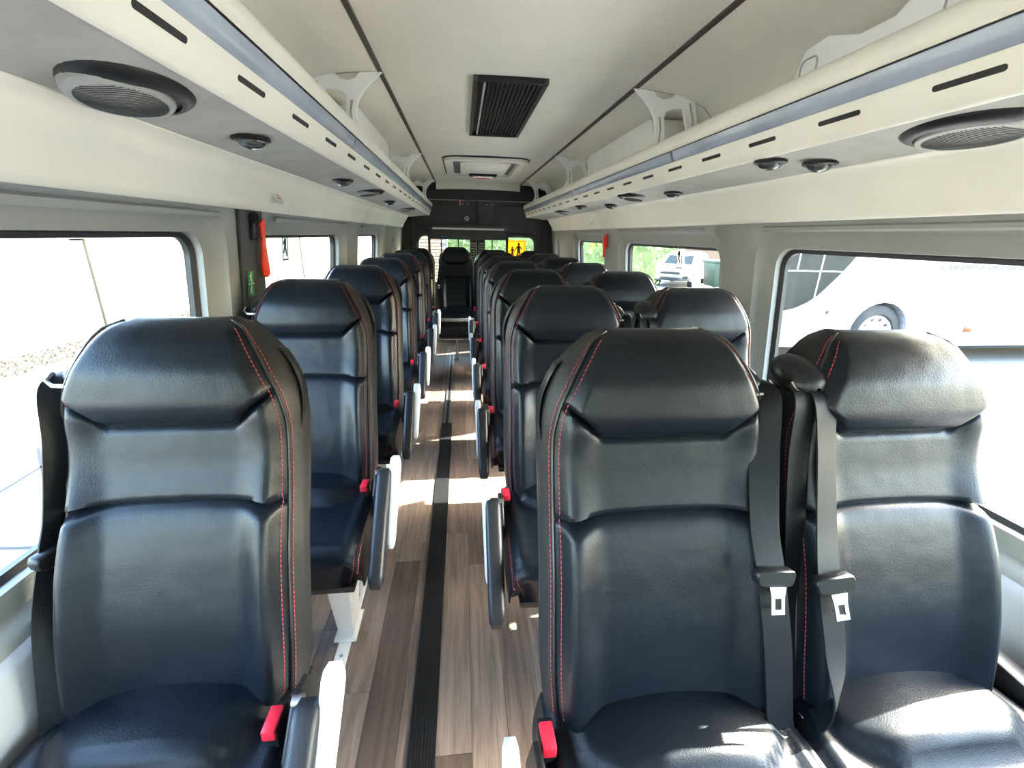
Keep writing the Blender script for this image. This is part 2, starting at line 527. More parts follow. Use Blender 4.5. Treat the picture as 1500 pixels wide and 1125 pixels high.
# ------------------------------------------------------------------ coves above the windows
for n_, sgn, lab in ((1, -1, 'cream cove panel above the left windows'), (2, 1, 'cream cove panel above the right windows')):
    prof = [(.905, 1.362), (.893, 1.364), (.885, 1.380), (.872, 1.412), (.852, 1.440), (.842, 1.452), (.838, 1.466), (.826, 1.482), (.802, 1.487), (.80, 1.50), (.90, 1.52)]
    y_joint = 3.60 if sgn > 0 else 3.45
    root = empty('trim_%d' % n_, (sgn * .86, 1.5, 1.40))
    tag(root, lab, 'trim', kind='structure')
    for a, b in ((YF, y_joint - .002), (y_joint + .002, 5.62)):
        m = MB()
        m.grid([[(sgn * (p[0]) - sgn * .86, yy - 1.5, p[1] - 1.40) for p in prof] for yy in (a, b)])
        b0 = 0
        m.f.append(tuple(range(len(prof))))
        m.f.append(tuple(len(prof) + k for k in reversed(range(len(prof)))))
        m.obj('cove_panel', M['cream'], root, angle=60)

# ------------------------------------------------------------------ luggage racks
def make_rack(sgn, label):
    root = empty('luggage_rack', (sgn * .6, 0, 1.5))
    tag(root, label, 'luggage rack', 'overhead luggage racks')
    def S(p, y): return (sgn * (p[0] - .6), y, p[1] - 1.5)
    R0, R1 = YF, 5.95
    def sweep(name, prof, m_, y0=R0, y1=R1, closed=False, ang=50):
        m = MB()
        m.grid([[S(p, yy) for p in prof] for yy in (y0, y1)], wrap=closed)
        m.f.append(tuple(range(len(prof))))
        m.f.append(tuple(len(prof) + k for k in reversed(range(len(prof)))))
        return m.obj(name, m_, root, angle=ang)
    # underside felt
    sweep('underside_panel', [(.612, 1.512), (.66, 1.507), (.74, 1.500), (.815, 1.488), (.83, 1.52), (.70, 1.53), (.612, 1.53)], M['under'])
    # front lip below the light strip
    lip = sweep('front_lip', [(.606, 1.509), (.598, 1.508), (.592, 1.513), (.583, 1.540), (.574, 1.568), (.580, 1.572), (.62, 1.572), (.62, 1.512)], M['cream'])
    # light strip
    segs = [(-2.4, .15), (.152, 1.73), (1.75, 3.3), (3.32, 4.75), (4.77, 5.93)]
    for a, b in segs:
        sweep('light_strip', [(.577, 1.569), (.5705, 1.572), (.563, 1.588), (.559, 1.602), (.563, 1.606), (.60, 1.606), (.60, 1.569)], M['strip'], a, b)
    # rolled rim
    rim = []
    for k in range(15):
        a = math.radians(-95 - 200 * k / 14) if False else math.radians(215 - 215 * k / 14)
        rim.append((.5845 + .032 * math.cos(a), 1.632 + .031 * math.sin(a)))
    sweep('rim', [(.556, 1.605)] + rim + [(.618, 1.605)], M['cream'])
    sweep('shelf', [(.612, 1.60), (.93, 1.60), (.93, 1.585), (.612, 1.585)], M['cream'])
    # slots
    y = -1.55 if sgn < 0 else -1.6
    ang = math.atan2(.060, .024)
    k = 0
    sl = MB()
    n = 5
    pl = []
    for (cy, a0) in ((.05, -90), (-.05, 90)):
        for q in range(n + 1):
            a = math.radians(a0 + 180 * q / n)
            pl.append((cy + .005 * math.cos(a), .005 * math.sin(a)))
    # in the plane of the lip: along y and up the slanted face
    up = Vector((-.024 * sgn, 0, .060)).normalized()
    nor = Vector((-sgn * .060, 0, -.024)).normalized()
    vs = [Vector((0, p[0], 0)) + up * p[1] + nor * .0012 for p in pl] + [Vector((0, p[0], 0)) + up * p[1] - nor * .004 for p in pl]
    c_ = len(pl)
    sl.add(vs, [tuple(range(c_)), tuple(c_ + q for q in reversed(range(c_)))] + [(q, c_ + q, c_ + (q + 1) % c_, (q + 1) % c_) for q in range(c_)])
    slm = sl.mesh('vent_slot', M['signblack'], smooth=False)
    y = -2.2 + (0.98 - (-2.2)) % .258 if sgn < 0 else -2.2 + (0.728 - (-2.2)) % .252
    st = .258 if sgn < 0 else .252
    while y < 5.9:
        link('vent_slot', slm, root, S((.5815, 1.546), y))
        y += st
    # hanging brackets (white plastic, T shaped with a hole and two legs)
    outline = [(.494, 1.874), (.579, 1.868), (.597, 1.848), (.621, 1.840), (.650, 1.845), (.672, 1.862), (.753, 1.855), (.785, 1.743), (.792, 1.60), (.745, 1.60), (.737, 1.735),
               (.709, 1.808), (.690, 1.808), (.665, 1.806), (.638, 1.795), (.634, 1.770), (.645, 1.704), (.632, 1.62), (.585, 1.62), (.575, 1.655), (.598, 1.70), (.601, 1.735), (.590, 1.775), (.568, 1.808), (.540, 1.835)]
    bk = MB().prism([(S(p, 0)[0], S(p, 0)[2]) for p in outline], 'y', -.008, .008).mesh('bracket', M['white'], smooth=False, bevel=.002, seg=1)
    ribm = MB()
    for (p, q) in (((.612, 1.775), (.620, 1.735)), ((.620, 1.735), (.618, 1.66)), ((.735, 1.83), (.757, 1.77)), ((.757, 1.77), (.765, 1.68))):
        ribm.tube([Vector(S(p, -.009)), Vector(S(q, -.009))], .0035, 6)
    ribm = ribm.mesh('bracket_groove', M['under'])
    for by in ((-.9, 2.0, 3.78, 5.5) if sgn < 0 else (-.9, 2.02, 3.65, 5.25)):
        b_ = link('bracket', bk, root, (0, by, 0))
        link('bracket_groove', ribm, b_)
    # end cap at the rear
    return root
make_rack(-1, 'cream overhead luggage rack with blue light strip along the left side')
make_rack(1, 'cream overhead luggage rack with blue light strip along the right side')

# ------------------------------------------------------------------ ceiling
ce = MB()
ce.grid([[(x, yy, 1.893 - .012 * (x / .5) ** 2) for x in (-.5, -.4, -.2, 0, .2, .4, .5)] for yy in (YF, 5.72)])
rows = []
for k in range(7):
    a = math.radians(90 * k / 6)
    rows.append([(x, 5.72 + .06 * math.sin(a), 1.893 - .012 * (x / .5) ** 2 - .08 * (1 - math.cos(a))) for x in (-.5, -.4, -.2, 0, .2, .4, .5)])
ce.grid(rows)
ce = ce.obj('ceiling', M['ceiling'])
tag(ce, 'beige fabric headliner along the middle of the roof', 'ceiling', kind='structure')
for sgn in (-1, 1):
    js = (YF, -.9, 2.0, 3.78, 5.78) if sgn < 0 else (YF, -.9, 2.02, 3.65, 5.78)
    for a, b in zip(js[:-1], js[1:]):
        m = MB()
        prof = [(.508, 1.874), (.60, 1.868), (.70, 1.855), (.80, 1.82), (.87, 1.76), (.92, 1.66), (.93, 1.58)]
        m.grid([[(sgn * p[0], yy, p[1]) for p in prof] for yy in (a + .003, b - .003)])
        m.obj('side_panel', M['ceiling'], ce)
    m = MB().box(sgn * .496, sgn * .512, YF, 5.76, 1.872, 1.884).obj('seam_strip', M['brown'], ce, smooth=False)
# body roof above everything (outer skin)
roof = MB()
prof = [(-1.09, 1.45), (-1.05, 1.75), (-.95, 1.90), (-.6, 1.96), (0, 1.98), (.6, 1.96), (.95, 1.90), (1.05, 1.75), (1.09, 1.45)]
roof.grid([[(p[0], yy, p[1]) for p in prof] for yy in (YF, YB + .1)])
roof.obj('roof_skin', M['coach'], ce)

# ------------------------------------------------------------------ front: windscreen and bulkhead behind the camera
wf = empty('wall_front', (0, YF, 0))
tag(wf, 'front bulkhead below and above the windscreen', 'wall', kind='structure')
MB().box(-1.05, 1.05, -.05, 0, -.3, 1.12).obj('dash_panel', M['dark'], wf, smooth=False)  # unseen; top raised to cut windscreen reflections on the seat backs
MB().box(-1.05, 1.05, -.05, 0, 1.62, 1.98).obj('header_panel', M['ceiling'], wf, smooth=False)
for s in (-1, 1):
    MB().box(s * .94, s * 1.06, -.05, 0, 1.12, 1.62).obj('windscreen_pillar', M['dark'], wf, smooth=False)
w = empty('window_11', (0, YF - .03, 1.12))
tag(w, 'wide windscreen at the front behind the viewer', 'window', kind='structure')
MB().box(-.94, .94, 0, .006, 0, .50).obj('pane', M['glass'], w, smooth=False)

# ------------------------------------------------------------------ rear wall and doors
YD = 5.85
rw = empty('wall_rear', (0, YD, 0))
tag(rw, 'dark rear wall frame around the two rear doors', 'wall', kind='structure')
m = MB()
m.box(-1.08, -.80, 0, .10, -.35, 1.95)
m.obj('side_post', M['blackframe'], rw, smooth=False)
MB().box(.77, 1.08, 0, .10, -.35, 1.95).obj('side_post', M['blackframe'], rw, smooth=False)
MB().box(-.80, .77, -.03, .10, 1.695, 1.95).obj('header_band', M['blackframe'], rw, smooth=False)
MB().box(-.80, .77, 0, .10, -.35, .02).obj('sill', M['blackframe'], rw, smooth=False)

def rear_door(n, x0, x1, label):
    cx = (x0 + x1) / 2
    d = empty('door_%d' % n, (cx, YD, .02))
    tag(d, label, 'door', kind='structure')
    hw = (x1 - x0) / 2
    wz0, wz1 = .70, 1.255
    w0, w1 = (-hw + .065, hw - .085) if n == 1 else (-hw + .085, hw - .065)
    hole = rrect(w0, w1, wz0, wz1, .075)
    h1 = rrect(w0 - .035, w1 + .035, wz0 - .035, wz1 + .04, .10)
    h0 = ring_square(-hw + .004, hw - .004, 0, 1.67, h1)
    m = MB()
    m.grid([[(p[0], 0.0, p[1]) for p in h0], [(p[0], 0, p[1]) for p in h1], [(p[0], .02, p[1]) for p in hole], [(p[0], .06, p[1]) for p in hole]], wrap=True)
    m.obj('door_panel', M['dark'], d)
    m = MB()
    m.grid([[(p[0], .07, p[1]) for p in h0], [(p[0], .06, p[1]) for p in hole]], wrap=True)
    m.obj('outer_skin', M['coach'], d)
    MB().prism(hole, 'y', .052, .057).obj('pane', M['glass_dim'], d, smooth=False)
    # window frame bead
    b = MB().tube([(p[0], -.004, p[1]) for p in h1] + [(h1[0][0], -.004, h1[0][1])], .008, 6)
    b.obj('window_bead', M['blackframe'], d)
    # embossed upper panel
    if n == 1: e0, e1 = -hw + .03, hw - .20
    else: e0, e1 = -hw + .21, hw - .03
    el = rrect(e0, e1, 1.36, 1.62, .05)
    m = MB()
    m.grid([[(p[0], 0.0, p[1]) for p in el], [(p[0] * .98 + .02 * (e0 + e1) / 2, -.012, (p[1] - 1.49) * .94 + 1.49) for p in el]], wrap=True)
    m.f.append(tuple(len(el) + k for k in range(len(el))))
    m.obj('upper_panel', M['dark'], d)
    return d
d1 = rear_door(1, -.80, -.022, 'left rear door with dark inner lining and window')
d2 = rear_door(2, -.018, .77, 'right rear door with dark inner lining and window')
# latch plates at the top of the doors
for d, x in ((d1, .25), (d2, -.24)):
    MB().box(x - .055, x + .055, -.018, 0, 1.60, 1.66).obj('latch_plate', M['dark'], d, bevel=.004)
    for q in (-.03, .03):
        MB().tube([(x + q, -.022, 1.63), (x + q, -.01, 1.63)], .008, 10).obj('latch_screw', M['steel'], d)
MB().box(-.042, .004, YD - .02, YD, .05, 1.69).obj('trim_3', M['blackframe'], bevel=.004)
tag(bpy.data.objects['trim_3'], 'black upright strip where the two rear doors meet', 'trim', kind='structure')

# stickers on the rear doors
def sticker(name, label, cat, x, y, z, w_, h_, m_, parts=(), rot=(0, 0, 0), group=None):
    r = empty(name, (x, y, z))
    r.rotation_euler = rot
    tag(r, label, cat, group)
    MB().box(-w_ / 2, w_ / 2, -.001, 0, -h_ / 2, h_ / 2).obj('backing', m_, r, smooth=False)
    for nm, poly, mm in parts:
        MB().prism(poly, 'y', -.0018, -.001).obj(nm, mm, r, smooth=False)
    return r
def circle(cx, cz, r, n=16): return [(cx + r * math.cos(2 * math.pi * k / n), cz + r * math.sin(2 * math.pi * k / n)) for k in range(n)]
def bar(x0, x1, z0, z1): return [(x0, z0), (x1, z0), (x1, z1), (x0, z1)]
sticker('notice_sticker', 'small reddish notice sticker on the left rear door near its top', 'sticker', -.205, YD - .013, 1.665, .055, .075, M['stickred'],
        [('mark', bar(-.015, .015, -.012, .012), M['signwhite'])])
sticker('notice_sticker', 'small round green and white sticker on the left rear door by the middle strip', 'sticker', -.142, YD - .013, 1.485, .004, .004, M['signwhite'],
        [('disc', circle(0, 0, .028), M['signwhite']), ('green_mark', circle(0, 0, .02), M['green'])])

# ------------------------------------------------------------------ black luggage guard frame in front of the rear doors
gf = empty('luggage_guard', (-.13, 5.66, 0))
tag(gf, 'black luggage guard frame with a wide top rail and bars before the rear doors', 'guard frame')
def gbox(n, x0, x1, z0, z1, y0=-.02, y1=.02, m_='blackframe', bev=.003): return MB().box(x0 + .13, x1 + .13, y0, y1, z0, z1).obj(n, M[m_], gf, bevel=bev)
gbox('post', -.61, -.58, 0, 1.40); gbox('post', .325, .355, 0, 1.40)
gbox('top_rail', -.61, .355, 1.345, 1.405, -.03, .03, 'dark')
MB().box(-.55 + .13, .30 + .13, -.034, -.03, 1.352, 1.372).obj('rail_strip', M['steel'], gf, smooth=False)
gbox('upper_panel', -.58, .325, 1.24, 1.345, -.006, .006, 'dark')
for x in (-.452, -.250, .16):
    gbox('bar', x - .007, x + .007, .05, 1.24, -.008, .008)
for x0, x1 in ((-.105, -.03), (.0, .075)):
    b = gbox('strap_panel', x0, x1, .05, 1.24, .01, .016)
    hm = MB()
    for q in range(22):
        for cx_ in (x0 + .018, x0 + .037, x0 + .056):
            z = 1.2 - q * .03
            hm.box(cx_ + .13 - .005, cx_ + .13 + .005, .0085, .0098, z - .008, z + .003)
    h_ = hm.obj('perforations', M['steel'], b, smooth=False); h_['kind'] = 'stuff'

# yellow school-transport sign on the right rear window
def figure(ox, oz, s):
    head = circle(ox, oz + .062 * s, .013 * s, 10)
    body = [(ox - .012 * s, oz + .048 * s), (ox + .012 * s, oz + .048 * s), (ox + .038 * s, oz + .012 * s), (ox + .031 * s, oz + .006 * s), (ox + .014 * s, oz + .026 * s), (ox + .016 * s, oz - .01 * s),
            (ox + .026 * s, oz - .06 * s), (ox + .014 * s, oz - .06 * s), (ox + .002 * s, oz - .018 * s), (ox - .012 * s, oz - .06 * s), (ox - .024 * s, oz - .06 * s), (ox - .014 * s, oz - .01 * s), (ox - .014 * s, oz + .026 * s), (ox - .034 * s, oz + .004 * s), (ox - .04 * s, oz + .01 * s)]
    return [('figure_head', head, M['brown']), ('figure_body', body, M['brown'])]
sticker('window_sign', 'square yellow sign with two dark figures in the right rear window', 'sign', .485, YD + .045, 1.125, .235, .235, M['yellow'],
        [('border', bar(-.112, .112, .104, .110), M['brown']), ('border', bar(-.112, .112, -.110, -.104), M['brown']), ('border', bar(-.112, -.106, -.104, .104), M['brown']), ('border', bar(.106, .112, -.104, .104), M['brown'])]
        + figure(.03, -.01, 1.3) + figure(-.05, -.03, .95))

# ------------------------------------------------------------------ aisle track
m = MB()
y1 = 2.98
for k in range(9):
    x = -.034 + .068 * k / 8
    m.box(x - .0028, x + .0028, YF + .1, y1, .003, .0065)
m.box(-.036, .036, YF + .1, y1, .0, .0045)
tr = m.obj('aisle_track_cover', M['black'], loc=(-.333, 0, 0), smooth=False)
tag(tr, 'black ribbed rubber strip along the aisle floor', 'floor strip')
m = MB().box(-.022, .022, y1, 4.9, 0, .006)
m.box(-.022, -.010, y1, 4.9, .006, .010).box(.010, .022, y1, 4.9, .006, .010)
tr2 = empty('aisle_track', (-.335, y1, 0))
m = MB().box(-.024, .024, 0, 4.9 - y1, 0, .004).box(-.024, -.009, 0, 4.9 - y1, .004, .009).box(.009, .024, 0, 4.9 - y1, .004, .009)
m.obj('rail_body', M['steel'], tr2, smooth=False)
MB().box(-.009, .009, 0, 4.9 - y1, .0042, .0052).obj('rail_groove', M['black'], tr2, smooth=False)
tag(tr2, 'aluminium floor track at the far end of the aisle', 'floor track')

# ------------------------------------------------------------------ SEATS
TOP = 1.13
TT = math.tan(math.radians(15))
US = sorted([(0, .090), (-.005, .106), (-.016, .121), (-.04, .137), (-.09, .163), (-.13, .178), (-.18, .186), (-.24, .187), (-.30, .187), (-.42, .189), (-.55, .191), (-.65, .186), (-.72, .172)])
DE = sorted([(0, -.034), (-.01, -.018), (-.04, -.004), (-.09, .002), (-.13, -.004), (-.20, -.016), (-.30, -.012), (-.42, .010), (-.55, .018), (-.72, .010)])
DU = sorted([(-.10, .010), (-.172, .006), (-.23, .006), (-.28, .012), (-.30, .016), (-.34, .028), (-.42, .038), (-.50, .042), (-.6, .038), (-.72, .03)])
D0 = sorted([(0, -.028), (-.006, -.012), (-.016, .004), (-.035, .021), (-.08, .036), (-.125, .034), (-.155, .020), (-.172, .006), (-.18, .004), (-.23, .006), (-.28, .014), (-.30, .018), (-.34, .028), (-.42, .038), (-.50, .042), (-.6, .038), (-.72, .03)])
THK = sorted([(0, .05), (-.03, .075), (-.1, .085), (-.2, .078), (-.4, .064), (-.72, .058)])
def us(h): return interp(US, h)
def hc(s):      # crease under the headrest
    a = abs(s)
    return -.176 + (.060 * ((a - .60) / .40) ** .7 if a > .60 else 0)
def hm_(s):     # crease across the middle
    return -.304 - .016 * abs(s) ** 3
HB = -.70
def front(s, h, region):
    a = abs(s)
    e_c = abs(h - hc(s)); e_m = abs(h - hm_(s))
    bc = .000 + (interp(DE, hc(1.0)) - .000) * sstep(.62, 1, a)
    bm_ = .004 + (interp(DE, hm_(1.0)) - .004) * sstep(.80, 1, a)
    if region == 'head':
        d = interp(D0, h) + .006 * (1 - a * a)
        wc = math.exp(-(e_c / .0065) ** 2)
        d = d * (1 - wc) + bc * wc
    else:
        d = interp(DU, h)
        k = sstep(-.20, -.42, h)
        d += (.008 + .018 * k) * sstep(.55, .86, a) - .006 * (1 - a * a) * k
        if region == 'upper':
            d += .008 * sstep(.60, .76, a) * math.exp(-((h + .150) / .034) ** 2)
            wc = math.exp(-(e_c / .0032) ** 2)
            d = d * (1 - wc) + bc * wc
        wm = math.exp(-(e_m / (.0035 if region == 'lower' else .006)) ** 2)
        d = d * (1 - wm) + bm_ * wm
    we = sstep(.84, 1.0, a) ** 1.3
    d = d * (1 - we) + interp(DE, h) * we
    return Vector((s * us(h), TT * h - d, TOP + h))
def sgrid(n): return [math.sin((k / n - .5) * math.pi) * .35 + (2 * k / n - 1) * .65 for k in range(n + 1)]
SS = sgrid(44)
def patch(region, lo, hi, nt):
    rows = []
    for i in range(nt + 1):
        t = i / nt
        t = t * .35 + .65 * (.5 - .5 * math.cos(math.pi * t))
        rows.append([front(s, lo(s) + (hi(s) - lo(s)) * t, region) for s in SS])
    return rows
_me = {}
def seat_meshes():
    # head panel with the roll over the top
    rows = patch('head', hc, lambda s: 0.0, 30)
    last = rows[-1]
    th = interp(THK, 0)
    for q in (.25, .5, .75, 1.0):
        rows.append([Vector((p.x * (1 - .04 * q), p.y + th * q, p.z + .006 * math.sin(math.pi * q) - .006 * q)) for p in last])
    _me['headrest_panel'] = MB().grid(rows).mesh('headrest_panel', M['leather'], angle=70)
    _me['upper_back_panel'] = MB().grid(patch('upper', hm_, hc, 16)).mesh('upper_back_panel', M['leather'], angle=70)
    _me['lower_back_panel'] = MB().grid(patch('lower', lambda s: HB, hm_, 34)).mesh('lower_back_panel', M['leather'], angle=70)
    # side bolsters, seam piping and the two red stitch lines
    N = 60
    for sd in (-1, 1):
        rows, seam, st1, st2 = [], [], [], []
        for i in range(N + 1):
            h = HB * (1 - i / N)
            reg = 'head' if h > hc(1) else ('upper' if h > hm_(1) else 'lower')
            b = front(sd, h, reg)
            th = interp(THK, h)
            fl_ = .018 * sstep(0, -.07, h)
            row = []
            for q in (0, .05, .12, .22, .36, .52, .7, .86, 1.0):
                zz = .006 * math.sin(math.pi * q) - .006 * q if i == N else 0
                sh = .04 * q * us(h) * (1 - sstep(0, -.06, h))
                row.append(Vector((b.x + sd * (fl_ * math.sin(min(1, q * 1.25) * math.pi * .5) ** .8 - sh), b.y + th * q, b.z + zz)))
            rows.append(row)
            seam.append(b + Vector((sd * .001, -.001, 0)))
            f2 = front(sd * (1 - .0085 / us(h)), h, reg)
            st1.append(f2 + Vector((0, -.0012, 0)))
            r2 = row[1].lerp(row[2], .6)
            st2.append(r2 + Vector((sd * .0012, -.0008, 0)))
        _me['side_bolster', sd] = MB().grid(rows).mesh('side_bolster', M['leather_side'], angle=70)
        _me['piping', sd] = MB().tube(seam, .0026, 6).mesh('piping', M['piping'])
        m = MB()
        for line in (st1, st2):
            # resample to even dashes
            acc = [0]
            for p, q in zip(line[:-1], line[1:]): acc.append(acc[-1] + (q - p).length)
            def at(dd):
                for j in range(len(acc) - 1):
                    if acc[j] <= dd <= acc[j + 1]:
                        return line[j].lerp(line[j + 1], (dd - acc[j]) / max(1e-9, acc[j + 1] - acc[j]))
                return line[-1]
            dd = .01
            while dd < acc[-1] - .02:
                m.tube([at(dd), at(dd + .0058)], .0009, 4)
                dd += .0088
        _me['stitching', sd] = m.mesh('stitching', M['stitch'], smooth=False)
    # back shell: larger outline plate behind
    rows = []
    for i in range(25):
        h = -.035 + (HB + .06) * i / 24
        w_ = us(h) + .022 * sstep(-.02, -.07, h) * (1 - .62 * sstep(-.12, -.24, h)) + .002
        if i == 0: w_ *= .86
        th = interp(THK, h)
        y0 = TT * h + th - .03
        rows.append([Vector((-w_, y0, TOP + h)), Vector((-w_ - .004, y0 + .02, TOP + h)), Vector((-w_ * .9, y0 + .05, TOP + h)), Vector((-w_ * .5, y0 + .062, TOP + h)), Vector((0, y0 + .066, TOP + h)),
                     Vector((w_ * .5, y0 + .062, TOP + h)), Vector((w_ * .9, y0 + .05, TOP + h)), Vector((w_ + .004, y0 + .02, TOP + h)), Vector((w_, y0, TOP + h))])
    top = [Vector((p.x * .98, p.y * .3 + .7 * (TT * -.035 + .07), p.z - .002)) for p in rows[0]]
    m = MB().grid([top] + rows)
    _me['back_shell'] = m.mesh('back_shell', M['shell'], angle=60)
    # cushion
    def cw(t): return .205 + .012 * sstep(0, .3, t) - .035 * sstep(.82, 1.0, t) ** 1.5
    prof = []   # (y,z) from rear to front and down
    for k in range(27):
        t = k / 26
        prof.append((-.13 - .375 * t, .474 + .010 * math.sin(math.pi * t)))
    for k in range(1, 11):
        a = math.radians(95 * k / 10)
        prof.append((-.505 - .045 * math.sin(a), .429 + .045 * math.cos(a)))
    for k in range(1, 5):
        prof.append((-.550 + .012 * k / 4, .426 - .080 * k / 4))
    n = len(prof)
    rows = []
    sg = sgrid(40)
    for i, (y, z) in enumerate(prof):
        t = i / (n - 1)
        row = []
        for s in sg:
            x = s * cw(t)
            a = abs(s)
            e = .020 * sstep(.80, 1, a) ** 2
            b = 0
            if y > -.51:
                # raised rear pillow with a crisp front edge
                yb = -.325 + .20 * max(0, a - .45) ** 1.2
                b = (.016 + .030 * max(0, 1 - (a / .86) ** 2)) * sstep(yb - .010, yb + .020, y) * (1 - sstep(.70, .86, a))
                b += .010 * sstep(.78, .92, a) - .004
            if z > .426: row.append(Vector((x, y, z + b - e)))
            else: row.append(Vector((x, y + e, z)))
        rows.append(row)
    _me['cushion_top'] = MB().grid(rows).mesh('cushion_top', M['leather'], angle=70)
    for sd in (-1, 1):
        edge = [r[-1] if sd > 0 else r[0] for r in rows]
        band = []
        st1, st2 = [], []
        zb = .342
        for p in edge:
            row = []
            for q in (0, .06, .2, .5, .8, 1):
                z = p.z + (zb - p.z) * q
                yy = p.y + (.02 * q if p.y < -.5 else 0)
                row.append(Vector((p.x + sd * .012 * math.sin(math.pi * min(1, q * 1.1) * .6), yy, z)))
            band.append(row)
            st1.append(p + Vector((-sd * .008, 0, .0025)))
            st2.append(p + Vector((sd * .004, -.002, -.007)))
        _me['cushion_side', sd] = MB().grid(band).mesh('cushion_side', M['leather_side'], angle=70)
        m = MB()
        for line in (st1[6:], st2[6:]):
            for j in range(len(line) - 1):
                L = (line[j + 1] - line[j]).length
                k = max(1, round(L / .0088))
                for q in range(k):
                    m.tube([line[j].lerp(line[j + 1], q / k), line[j].lerp(line[j + 1], (q + .66) / k)], .0009, 4)
        _me['cushion_stitching', sd] = m.mesh('cushion_stitching', M['stitch'], smooth=False)
    _me['cushion_base'] = MB().box(-.20, .20, -.535, -.10, .325, .346).mesh('cushion_base', M['black'], bevel=.005)

    # buckle pieces
    _me['buckle'] = MB().box(-.013, .013, -.03, .022, -.05, .022).mesh('buckle', M['black'], bevel=.004)
    _me['buckle_button'] = MB().box(-.011, .011, -.034, .012, .006, .027).mesh('buckle_button', M['red'], bevel=.003)
    _me['buckle_stalk'] = MB().tube([(0, .0, -.045), (0, .03, -.10), (0, .05, -.14)], .008, 6, flat=.5).mesh('buckle_stalk', M['black'])
seat_meshes()

def webbing(pts, width, side, m_='belt', th=.0014):
    """flat strap through points; side = list of width direction vectors"""
    pts = [Vector(p) for p in pts]
    # refine
    P, Sd = [], []
    for i in range(len(pts) - 1):
        for k in range(6):
            t = k / 6
            p0 = pts[max(i - 1, 0)]; p1 = pts[i]; p2 = pts[i + 1]; p3 = pts[min(i + 2, len(pts) - 1)]
            P.append(.5 * ((2 * p1) + (p2 - p0) * t + (2 * p0 - 5 * p1 + 4 * p2 - p3) * t * t + (3 * p1 - p0 - 3 * p2 + p3) * t ** 3))
            Sd.append(Vector(side[i]).lerp(Vector(side[i + 1]), t).normalized())
    P.append(pts[-1]); Sd.append(Vector(side[-1]).normalized())
    m = MB()
    rows = []
    for i, (p, s) in enumerate(zip(P, Sd)):
        t = (P[min(i + 1, len(P) - 1)] - P[max(i - 1, 0)]).normalized()
        nrm = s.cross(t).normalized()
        rows.append([p - s * width / 2 + nrm * th, p - s * width / 4 + nrm * (th + .0006), p + nrm * th, p + s * width / 4 + nrm * (th + .0006), p + s * width / 2 + nrm * th,
                     p + s * width / 2 - nrm * th, p - s * width / 2 - nrm * th])
    m.grid(rows, wrap=True)
    k = len(rows[0])
    m.f.append(tuple(range(k))); m.f.append(tuple((len(rows) - 1) * k + j for j in reversed(range(k))))
    return m

def pad_mesh(a, b, w, hgt, name, m_, taper=1.0, bend=0.0):
    """rounded bar from a to b (rear to front)"""
    a, b = Vector(a), Vector(b)
    t = (b - a).normalized()
    x = Vector((1, 0, 0))
    u = x.cross(t).normalized()
    if u.z < 0: u = -u
    rows = []
    L = (b - a).length
    N = 22
    for i in range(N + 1):
        q = i / N
        # rounded ends
        e = min(1, min(q, 1 - q) * L / (hgt * .55))
        k = math.sqrt(max(0.02, 1 - (1 - e) ** 2))
        ww = w * (.55 + .45 * k) * (1 + (taper - 1) * q); hh = hgt * k * (1 + (taper - 1) * q)
        c = a.lerp(b, q) + u * bend * math.sin(math.pi * q)
        rows.append([c + x * p[0] * ww + u * p[1] * hh for p in rrect(-.5, .5, -.5, .5, .32, 4)])
    m = MB().grid(rows, wrap=True)
    n = len(rows[0])
    m.f.append(tuple(range(n))); m.f.append(tuple(N * n + k for k in reversed(range(n))))
    return m.mesh(name, m_, angle=60)

